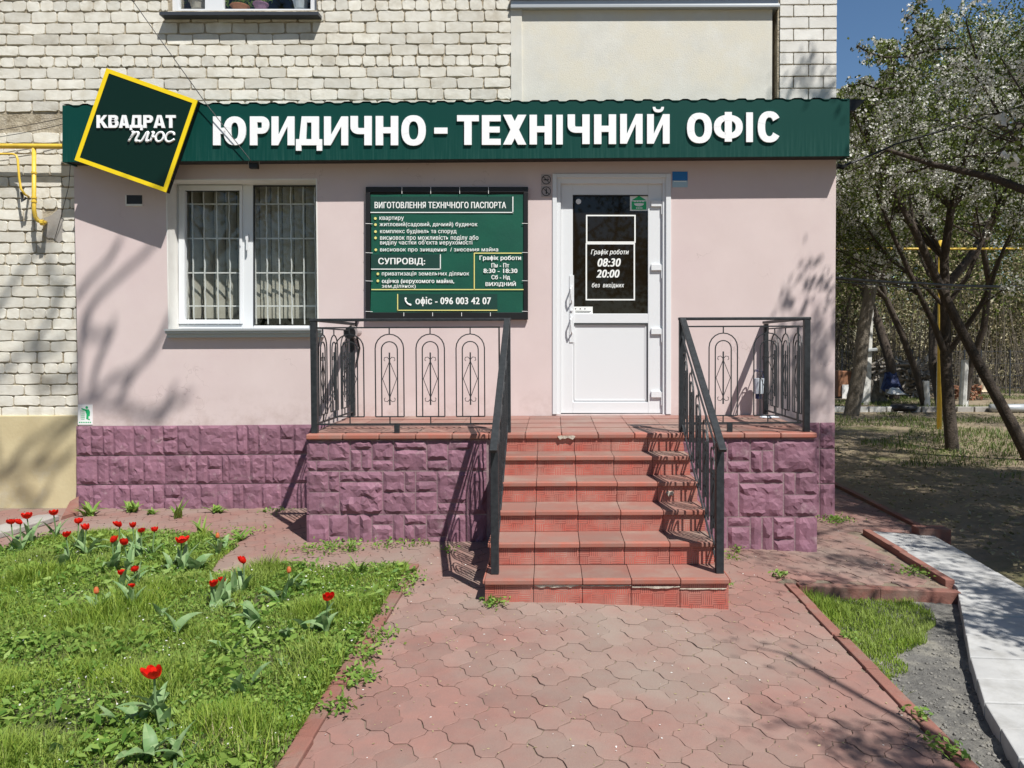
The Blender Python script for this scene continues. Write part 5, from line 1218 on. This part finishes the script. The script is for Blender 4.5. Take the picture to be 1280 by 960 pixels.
# pale stone edging and rubble at far left
r = thing('edging_slab', 'pale cracked concrete edging slab at the foot of the ochre plinth', 'slab', gnd(40, 664))
a, b, c_, d = gnd(-30, 690), gnd(60, 657), gnd(78, 652), gnd(0, 681)
q = MB(); q.prism([gnd(-40, 684), gnd(20, 668), gnd(62, 655), gnd(74, 651), gnd(66, 649), gnd(48, 650), gnd(10, 660), gnd(-40, 674)], (0, 0, .05)); q.build('slab', mt['concrete'], r, bevel=.008)
r = thing('loose_slab', 'slanting reddish slab leaning at the plinth corner', 'slab', gnd(86, 643))
q = MB(); q.prism([gnd(76, 650), gnd(97, 644), gnd(97, 637)+Vector((0, 0, .1)), gnd(86, 640)+Vector((0, 0, .07))], (0, 0.02, .03)); q.build('slab', mt['kerb'], r)

# ================================================================== TREES
def grow(seed, base, height, r0, lean=(0, 0), levels=4, kids=(7, 5, 4, 3), first=.35, ratio=.55, wander=.18, upb=.25, spread=(.6, 1.1), bias=None):
    R_ = random.Random(seed); segs = []; tips = []
    stack = [(Vector(base), Vector((lean[0], lean[1], 1)).normalized(), height, r0, 0)]
    while stack:
        p, d, L, r, lv = stack.pop(); n = 7 if lv == 0 else 5 if lv < 3 else 3; ra = r; pts = [p]
        for i in range(n):
            d = (d+Vector((R_.gauss(0, wander), R_.gauss(0, wander), R_.gauss(0, wander*.6)+upb*.12*(lv > 0)))).normalized()
            if bias is not None and lv > 0: d = (d+bias*.08).normalized()
            q = p+d*L/n; rb = r*(1-(i+1)/n*.62); segs.append((p, q, ra, rb, lv)); 
            if lv >= levels-2: tips.append((p, q, lv))
            if lv < levels-1:
                kk = kids[lv]
                for _ in range(kk):
                    if R_.random() < 1.0/n*1.0 and (i+1)/n > (first if lv == 0 else .2) or (i == n-1 and _ == 0):
                        ax = d.cross(Vector((R_.gauss(0, 1), R_.gauss(0, 1), R_.gauss(0, 1)))).normalized()
                        nd = (d*math.cos(R_.uniform(*spread))+ax*math.sin(R_.uniform(*spread))).normalized(); nd.z += upb*.6; nd.normalize()
                        stack.append((q, nd, L*ratio*R_.uniform(.7, 1.15), max(rb*R_.uniform(.40, .62), .004), lv+1))
            p = q; ra = rb
    return segs, tips
def tubes(segs, k=5, rmin=.004):
    P = np.array([s[0] for s in segs]); Q = np.array([s[1] for s in segs]); a = np.maximum(np.array([s[2] for s in segs]), rmin); b = np.maximum(np.array([s[3] for s in segs]), rmin)
    D = Q-P; D /= np.linalg.norm(D, axis=1)[:, None]; Q = Q+D*(b*.6)[:, None]
    ref = np.where(np.abs(D[:, 2:3]) < .9, np.array([[0, 0, 1.]]), np.array([[1., 0, 0]])); U = np.cross(D, ref); U /= np.linalg.norm(U, axis=1)[:, None]; W = np.cross(D, U)
    V = []
    for c_, r in ((P, a), (Q, b)):
        for j in range(k):
            t_ = 2*math.pi*j/k; V.append(c_+(U*math.cos(t_)+W*math.sin(t_))*r[:, None])
    V = np.stack(V, 1); n = len(segs); F = np.array([[j, (j+1) % k, k+(j+1) % k, k+j] for j in range(k)])
    return V.reshape(-1, 3), (np.arange(n)[:, None, None]*2*k+F).reshape(-1, 4)
def cut(P, mode):
    """keep-mask: crowns grow clear of the building front and leave the open sky beside it"""
    P = np.asarray(P); Y = np.maximum(P[:, 1], .05); u = P[:, 0]/Y; v = (P[:, 2]-1.63)/Y; j = np.array([noise.noise(Vector((a*30, b*30, 3))) for a, b in zip(u, v)])
    j2 = np.array([noise.noise(Vector((a*90, b*90, 7))) for a, b in zip(u, v)]); rj = np.random.default_rng(1).random(len(u))
    inside = (P[:, 1] > .3) & (u > -.74) & (u < .63) & (v > -.58) & (v < .475)
    sky_ = (v > .312+(u-.373)*.78+.06*j+.03*j2+.02*rj) & (v < .51) & (u > .3) & (P[:, 1] > 3)
    # trees are trimmed so that the path, lawn and facade stay in the sun as they do on the day
    gx, gy = P[:, 0]-.394*P[:, 2], P[:, 1]+.547*P[:, 2]; tw = YW-P[:, 1]; wx, wz = P[:, 0]-.72*tw, P[:, 2]-1.827*tw
    hitw = (wz > 0) & (tw > 0)
    lit = np.where(hitw, (wx > -2.6-.5*np.clip(wz-1.2, 0, 2)) & (wx < 2.0+.25*np.clip(wz-1, 0, 3)+.25*j) & (wz < 3.4), (gx > -.80*gy) & (gx < 1.05+.7*j+(gy > 5)*.5) & (gy > 2.2) & (gy < 7.66))
    lit |= hitw & (wx > -3.6) & (wx < 2.2) & (wz >= 3.4) & (wz < 9)
    tp = 6.31-P[:, 1]; qx, qz = P[:, 0]-.72*tp, P[:, 2]-1.827*tp
    lit |= (tp > 0) & (qz > -.1) & (qz < .95) & (qx > -2.2) & (qx < 2.15)
    lit |= (gx < 3.0) & (gx > 0) & (gy > 4.8) & (gy < 7.66) & (rj > .45)
    inside = inside | lit
    if mode == 'all': return ~inside
    if mode == 'edge': return ~(inside & ((u < .565+.02*j) | lit)) & ~sky_
    return ~(inside & (u < .374) & (P[:, 1] < 9.4)) & ~sky_ & ~lit
def tree(name, label, base, height, r0, seed, nleaf, lsize, mats=('leaf',), shares=(1,), jit=.12, bark='bark', cat='tree', group=None, aspect=.6, wash=0, extra=None, prune='front', **kw):
    base = Vector(base); r = thing(name, label, cat, base, group); segs, tips = grow(seed, base-Vector((0, 0, .1)), height, r0, **kw)
    keep = cut([(s[0]+s[1])/2 for s in segs], prune) & cut([s[1] for s in segs], prune)
    segs = [s for s, k in zip(segs, keep) if k or s[4] == 0 and prune == 'front']
    kt = cut([(s[0]+s[1])/2 for s in tips], prune); tips = [s for s, k in zip(tips, kt) if k]
    free = []
    if extra:
        for pl_ in extra:
            for a, b in zip(pl_[:-1], pl_[1:]): segs.append((a, b, .011, .008, 2) if nleaf else (a, b, .036, .028, 2)); free.append((a, b, 3))
    V, F = tubes([s for s in segs if s[4] < 2], 8); np_mesh('trunk', V, F, mt[bark], r, base, smooth=True)
    fine = [s for s in segs if s[4] >= 2]
    if fine: V, F = tubes(fine, 4, .003 if base.y < 12 else .006); np_mesh('branches', V, F, mt[bark], r, base)
    rr = np.random.default_rng(seed)
    if nleaf and tips:
        A = np.array([s[0] for s in tips]); B = np.array([s[1] for s in tips])
        for mname, sh in zip(mats, shares):
            n = int(nleaf*sh); 
            if mname == 'blossom':                                # clusters
                nc = n//14; i = rr.integers(0, len(A), nc); u = rr.random(nc)[:, None]; C = A[i]*(1-u)+B[i]*u+rr.normal(0, jit*.5, (nc, 3)); P = np.repeat(C, 14, 0)+rr.normal(0, lsize*.95, (nc*14, 3)); P = P[cut(P, prune)]; V, F, T = cards(P, lsize*.85, rr, 0, 1.0)
            else:
                i = rr.integers(0, len(A), n); u = rr.random(n)[:, None]; P = A[i]*(1-u)+B[i]*u+rr.normal(0, jit, (n, 3)); P = P[cut(P, prune)]; V, F, T = cards(P, lsize, rr, 0, aspect)
            if free:
                A2 = np.array([s[0] for s in free]); B2 = np.array([s[1] for s in free]); n2 = 700 if mname == 'leaf' else 420; i = rr.integers(0, len(A2), n2); u = rr.random(n2)[:, None]
                V2, F2, T2 = cards(A2[i]*(1-u)+B2[i]*u+rr.normal(0, .045, (n2, 3)), lsize, rr, 0, .8); F = np.vstack([F, F2+len(V)]); V = np.vstack([V, V2]); T = np.concatenate([T, T2])
            np_mesh('crown' if mname != 'blossom' else 'blossoms', V, F, mt[mname], r, base, T)
    if wash:
        q = MB(); q.tube([base-Vector((0, 0, .1)), base+Vector((kw.get('lean', (0, 0))[0]*wash, 0, wash))], r0*1.16, 10, r0*1.06); q.build('whitewash_band', mt['whitewash'], r)
    return r
LB = (('leaf', 'blossom'), (.66, .34))
gt = lambda x, y: (x, y, gz(x)-.02)
# near flowering tree at the right: trunk beyond the frame, crown fills the upper right
tree('plum_tree', 'big flowering tree whose blossoming branches reach in from the upper right', gt(6.9, 7.9), 6.2, .15, 11, 145000, .036, ('leaf', 'blossom'), (.52, .48), jit=.10, kids=(16, 7, 5, 4), levels=4, ratio=.56, first=.40, upb=.12, spread=(.7, 1.25), extra=[[at(a, b, 8.2) for a, b in q_] for q_ in (((1071, 57), (1086, 66), (1108, 72), (1135, 71), (1165, 62), (1200, 60)), ((1060, 108), (1078, 104), (1100, 112), (1130, 108)), ((1132, 27), (1143, 14), (1150, 0), (1160, -20)), ((1128, 62), (1142, 52), (1165, 50)), ((1140, 36), (1152, 44), (1175, 50)))])
tree('plum_tree', 'flowering tree rooted outside the frame to shade the wall end, leaves at the right edge', gt(5.35, 5.15), 6.4, .13, 23, 110000, .055, *LB, jit=.14, kids=(14, 8, 5, 4), levels=4, ratio=.45, first=.32, upb=.3, lean=(.05, -.05), prune='edge')  # trunk out of view, placed so the crown shades the right wall end
# leaning trunk crossing the right side
b0 = gnd(1292, 575); 
tree('plum_tree', 'dark leaning tree trunk slanting up leftward at the right edge', (b0.x, b0.y, gz(b0.x)-.02), 5.6, .10, 33, 60000, .04, *LB, jit=.14, kids=(10, 7, 5, 4), ratio=.42, first=.62, spread=(.3, .75), lean=(-.48, .0), wander=.03, upb=.35)
tree('street_tree', 'leafy tree outside the frame at right that shades the bare ground', gt(9.3, 6.4), 6.8, .15, 141, 20000, .07, ('leaf', 'blossom'), (.7, .3), jit=.2, kids=(14, 8, 5, 3), levels=4, ratio=.5, first=.22, prune='edge')  # this and the next tree are added out of view for ground shade
tree('street_tree', 'second leafy tree outside the frame at right, added to shade the ground', gt(7.8, 3.4), 6.2, .14, 142, 12000, .07, ('leaf', 'blossom'), (.7, .3), jit=.2, kids=(13, 8, 5, 3), levels=4, ratio=.48, first=.25, prune='edge')
b1 = gnd(1191, 562)
tree('plum_tree', 'slender dark tree forking above the grass right of the yellow post', (b1.x, b1.y, b1.z), 5.8, .115, 47, 80000, .045, *LB, jit=.16, kids=(13, 8, 5, 4), ratio=.5, first=.2, lean=(.02, 0), wander=.10, upb=.2, spread=(.5, 1.0))
b2 = gnd(1063, 519)
tree('old_tree', 'thick leaning grey trunk next to the concrete pole', (b2.x, b2.y, b2.z), 8, .20, 52, 80000, .06, ('leaf', 'blossom'), (.7, .3), jit=.28, bark='bark2', kids=(11, 8, 5, 4), ratio=.45, first=.35, lean=(.16, 0), wander=.07)
for i, (px, py, h, rr_, lab, wsh, lean) in enumerate([(1180, 514, 9, .17, 'thick whitewashed tree directly behind the yellow post', 1.35, 0), (1157, 507, 8, .11, 'whitewashed tree left of the yellow post', .7, -.04), (1204, 508, 8.5, .11, 'bluish whitewashed tree right of the slender forked tree', 1.3, .05), (1119, 500, 9, .17, 'dark straight tree above the blue tarpaulin', 0, .02)]):
    b = gnd(px, py); tree('garden_tree', lab, b, h, rr_, 60+i, 30000, .085, ('leaf', 'blossom'), (.8, .2), jit=.3, bark='bark', kids=(10, 7, 5, 3), ratio=.45, first=.3, wash=wsh, lean=(lean, 0), group='garden trees in front of the fence')
for i, (x, y, h, lab) in enumerate([(10.6, 29, 8.5, 'leafy tree beyond the fence nearest the building'), (13.4, 31, 8, 'leafy tree beyond the fence, second from the building'), (16.4, 32, 8.5, 'leafy tree beyond the fence, third from the building'), (19.6, 33, 9, 'leafy tree beyond the fence farthest right'), (14.5, 38, 10, 'tall tree far behind the fence, left one'), (20.5, 40, 10, 'tall tree far behind the fence, right one')]):
    tree('distant_tree', lab, (x, y, -.2), h, .16, 80+i, 26000, .13, ('brush', 'leaf'), (.6, .4), jit=.5, bark='bark2', kids=(11, 7, 5, 3), ratio=.5, first=.08, upb=.1, spread=(.7, 1.3), group='trees beyond the fence')
# thicket and far hillside scrub
P = []
for _ in range(90000):
    y = rng.uniform(27.5, 46); x = rng.uniform(.28*y, .80*y); hz = 3.6+2.2*noise.noise(Vector((x*.35, y*.35, 0)))+(y-27)*.12; P.append((x, y, rng.random()**1.25*hz-.1))
V, F, T = cards(np.array(P), .14, rng, 0, .35); stuff(np_mesh('thicket', V, F, mt['brush'], tint=T))
sg2 = []
for _ in range(700):
    y = rng.uniform(26.5, 34); x = rng.uniform(.30*y, .76*y); p = Vector((x, y, -.2)); h = rng.uniform(1.5, 4); q = p+Vector((rng.normal()*.5, rng.normal()*.4, h)); sg2.append((p, q, .02, .008, 3))
V, F = tubes(sg2, 4); stuff(np_mesh('thicket_stems', V, F, mt['bark2']))
# limbs of the bare tree, unseen, shaped so their shadows branch over the left facade
SV_ = Vector((.72, -1, 1.827))
def limb(pts, t=6.0): return [at(a, b, YW)+SV_*(t+.12*math.sin(a*.7)) for a, b in pts]
limbs = [limb(q_) for q_ in ([(98, 515), (111, 501), (134, 478), (168, 464), (186, 445), (201, 425), (212, 395)], [(111, 501), (118, 470), (124, 447), (136, 425), (140, 405)], [(111, 501), (150, 508), (175, 518), (201, 525), (210, 508), (216, 488)], [(186, 520), (210, 508), (236, 496)], [(168, 464), (160, 480), (150, 496)],
         [(96, 372), (110, 352), (135, 327), (150, 300)], [(104, 400), (121, 372), (150, 345), (178, 320), (204, 292)], [(104, 400), (112, 420), (140, 418)], [(98, 515), (98, 450), (104, 400)], [(-30, 610), (0, 588), (40, 572), (98, 515)], [(0, 588), (30, 550), (60, 530), (92, 512)], [(40, 572), (70, 575), (92, 555)], [(20, 600), (45, 625), (62, 600)],
         [(-20, 470), (10, 440), (40, 415), (62, 385), (75, 350), (88, 330)], [(40, 415), (55, 425), (80, 410)], [(-20, 470), (0, 588)], [(40, 415), (50, 470), (98, 450)], [(20, 330), (40, 300), (70, 270)], [(-20, 470), (-10, 380), (20, 330)], [(75, 350), (60, 320), (62, 300)])]
limbs.append([Vector((-2.25, .75, 6.6)), Vector((-2.0, 1.2, 8.6)), at(-30, 610, YW)+SV_*6.0])
# trees behind and beside the camera (their shade falls on the walls and paving)
tree('street_tree', 'bare branching tree outside the frame whose shade falls on the left wall', (-2.3, .6, -.05), 10.8, .26, 104, 0, .03, kids=(17, 9, 6, 3), levels=4, ratio=.42, first=.5, wander=.13, upb=.3, bias=Vector((.25, .5, .3)), prune='all', extra=limbs)
tree('street_tree', 'flowering tree outside the frame whose shade dapples the path', (5.0, 2.0, -.15), 6.4, .13, 106, 15000, .045, *LB, jit=.10, kids=(9, 6, 4, 3), levels=4, ratio=.45, first=.5, prune='all')
for i, (x, y, h) in enumerate([(-6, -9, 8), (-1, -12, 9), (5, -10, 8), (10, -7, 8), (-11, -6, 8)]):
    tree('street_tree', ['leafy tree far behind the viewer at left', 'leafy tree far behind the viewer in the middle', 'leafy tree far behind the viewer at right', 'leafy tree behind the viewer at far right', 'leafy tree behind the viewer at far left'][i], (x, y, -.1), h, .16, 120+i, 9000, .16, jit=.4, kids=(9, 6, 4, 3), ratio=.5, first=.2)

# ================================================================== BACKGROUND THINGS
b = gnd(1081, 505); r = thing('concrete_pole', 'square whitish concrete pole beside the thick leaning trunk', 'pole', b)
q = MB(); q.tube([b-Vector((0, 0, .2)), b+Vector((.12, 0, 3.0)), b+Vector((.28, 0, 7.5))], .15, 4, .10); q.build('pole', mt['whitewash'], r)
q = MB(); q.tube([b+Vector((-.15, -.16, 1.55)), b+Vector((.28, -.16, 1.6))], .05, 6); q.build('bracket', mt['grey_metal'], r)
b = gnd(1174, 536); r = thing('gas_pipe_post', 'yellow gas pipe post with overhead pipe among the trees', 'pipe', b)
q = MB(); q.tube([b-Vector((0, 0, .1)), b+Vector((0, 0, 3.9))], .05, 10); q.build('post', mt['yellowpaint'], r, smooth=True)
z_ = at(1174, 312, b.y).z; q = MB(); q.tube([(XE+.3, b.y-.12, z_+.03), (b.x, b.y-.12, z_), (b.x+3.4, b.y-.12, z_)], .022, 8); q.build('overhead_pipe', mt['yellowpaint'], r, smooth=True)
a = at(1047, 341, 9.5); cable('power_cable', 'thick black twisted cable sagging across the trees', [Vector((XE-.05, 9.4, a.z+.02)), at(1150, 354, 11), at(1290, 357, 13)], .022, sag=.03)
cable('power_cable', 'thin dark cable just below the thick one', [at(1047, 352, 9.6), at(1290, 361, 13)], .008, sag=.05)
cable('power_cable', 'taut dark cable rising rightward from the fascia end through the blossoms', [at(1052, 208, 8.6), at(1120, 180, 8.8), at(1290, 128, 9.5)], .012, sag=.01)
r = thing('cable_clamp', 'black cable clamp at the building corner below the fascia', 'clamp', at(1058, 207, 8.6)); q = MB(); q.tube([at(1046, 207, 8.6), at(1054, 209, 8.6), at(1064, 203, 8.6)], .035, 6, .015); q.build('clamp', mt['black'], r)
r = thing('kerb_line', 'whitewashed kerb running across the grass in front of the woodpile', 'kerb', gnd(1100, 513))
for i in range(12):
    a, c = gnd(1043+i*22, 514.5), gnd(1043+i*22+20.5, 514.5); q = MB(); q.box(a.x, c.x, a.y, a.y+.14, a.z-.1, a.z+.12); q.build('kerb_stone', mt['whitewash' if i < 4 else 'concrete'], r, bevel=.01)
r = thing('tyre', 'black old tyre lying at the whitewashed kerb', 'tyre', gnd(1123, 515)); c = gnd(1123, 513); q = MB(); q.tube([c+Vector((.25*math.cos(a), -.3+.25*math.sin(a), .1)) for a in [i*math.pi/8 for i in range(16)]], .09, 8, closed=True); q.build('tyre', mt['black'], r, smooth=True)
r = thing('plank_stack', 'row of weathered grey planks standing upright beside the concrete pole', 'planks', gnd(1098, 503))
for i in range(9):
    c = gnd(1088+i*2.7, 503); q = MB(); l_ = .05*i; h = .62+random.uniform(-.05, .08); q.hexa([c, c+Vector((.055, 0, 0)), c+Vector((.055-l_, .1, h)), c+Vector((-l_, .1, h))], [p+Vector((0, .03, 0)) for p in (c, c+Vector((.055, 0, 0)), c+Vector((.055-l_, .1, h)), c+Vector((-l_, .1, h)))]); q.build('plank', mt['oldwood'], r)
r = thing('wood_heap', 'dark heap of branches and scrap wood in front of the thicket', 'wood heap', gnd(1125, 502)); sgs = []; rr = random.Random(9)
for _ in range(320):
    c = gnd(rr.uniform(1085, 1158), 497); c.z = rr.uniform(0, .95); d = Vector((rr.uniform(-1, 1), rr.uniform(-.3, .3), rr.uniform(-.25, .25))).normalized()*rr.uniform(.2, .7); sgs.append((c-d, c+d, rr.uniform(.02, .06), rr.uniform(.015, .05), 1))
V, F = tubes(sgs, 6); stuff(np_mesh('sticks', V, F, mt['oldwood'], r, ORG[r.name]))
def blob(name, label, cat, px0, py0, px1, py1, mat, Y, T=.5):
    c = at((px0+px1)/2, py1, Y); r = thing(name, label, cat, c); a, b = at(px0, py1, Y), at(px1, py0, Y); V = []; n = 9; 
    for j in range(n+1):
        for i in range(n+1):
            u, v = i/n, j/n; e = min(1, 4*min(u, 1-u)+.15); top = a.z+(b.z-a.z)*v*(.8+.25*noise.noise(Vector((u*4, px0, 0)))); V.append((a.x+(b.x-a.x)*u, Y+T*v*.6+.1*noise.noise(Vector((u*7, v*7, px0))), top*e+a.z*(1-e)))
    F = [(j*(n+1)+i, j*(n+1)+i+1, (j+1)*(n+1)+i+1, (j+1)*(n+1)+i) for j in range(n) for i in range(n)]
    q = MB().add(V, F); q.build('sheet', mt[mat], r); q = MB(); q.box(a.x+.05, b.x-.05, Y+T*.6, Y+T, a.z-.05, a.z+(b.z-a.z)*.6); q.build('load', mt['oldwood'], r); return r
blob('tarpaulin', 'dark blue tarpaulin thrown over the scrap heap', 'tarpaulin', 1106, 460, 1132, 490, 'tarp', 22.5)
blob('white_sheet', 'white sheet material lying below the blue tarpaulin', 'sheet', 1114, 484, 1134, 493, 'white', 22.0)
blob('tan_boards', 'tan coloured tipped boards beyond the leaning trunk', 'boards', 1228, 462, 1248, 490, 'tan', 24)
r = thing('brick_rubble', 'reddish brick rubble heap behind the slender forked tree', 'rubble', gnd(1208, 500)); q = MB()
for _ in range(160):
    c = gnd(rr.uniform(1192, 1226), 500); c.z += rr.random()*.45; s = rr.uniform(.05, .12); q.add([c+Vector((rr.uniform(-s, s), rr.uniform(-s, s), rr.uniform(-s, s)*.7)) for _k in range(4)], [(0, 1, 2), (0, 2, 3), (0, 3, 1), (1, 3, 2)])
stuff(q.build('rubble', mt['rust'], r))
r = thing('orange_bin', 'orange and white shed corner half hidden at the building edge', 'shed', gnd(1056, 505)); c = at(1056, 500, 25); q = MB(); q.box(c.x-.22, c.x+.22, 25, 25.4, c.z+.1, c.z+.95); q.build('body', mt['rust'], r, bevel=.03); q = MB(); q.box(c.x-.1, c.x+.1, 24.95, 24.99, c.z-.2, c.z+.5); q.build('door', mt['white'], r)
r = thing('wire_fence', 'rusty wire netting fence with thin posts in front of the thicket', 'fence', gnd(1160, 502)); 
Yf = 25.5
for px in (1052, 1078, 1140, 1205, 1226, 1262, 1290):
    c = at(px, 503, Yf); q = MB(); q.tube([c-Vector((0, 0, .2)), c+Vector((0, 0, 1.75))], .022, 6); q.build('post', mt['dark_metal'], r)
q = MB()
for k in range(5): z = .1+k*.4; q.tube([at(1040, 503, Yf)+Vector((0, 0, z)), at(1300, 503, Yf)+Vector((0, 0, z))], .007, 4)
for k in range(120):
    u = k/120; x0 = at(1040, 503, Yf).x; x1 = at(1300, 503, Yf).x; x = x0+(x1-x0)*u; z0 = at(1040, 503, Yf).z
    q.tube([(x, Yf, z0+.1), (x+.8, Yf, z0+1.7)], .0018, 3); q.tube([(x+.8, Yf, z0+.1), (x, Yf, z0+1.7)], .0018, 3)
q.build('netting', mt['dark_metal'], r)
r = thing('grey_pipe', 'grey pipe lying on the grass at the right edge', 'pipe', gnd(1262, 514)); q = MB(); a, c = gnd(1238, 515), gnd(1300, 515); q.tube([a+Vector((0, 0, .1)), c+Vector((0, 0, .1))], .11, 10); q.build('pipe', mt['grey_metal'], r, smooth=True)
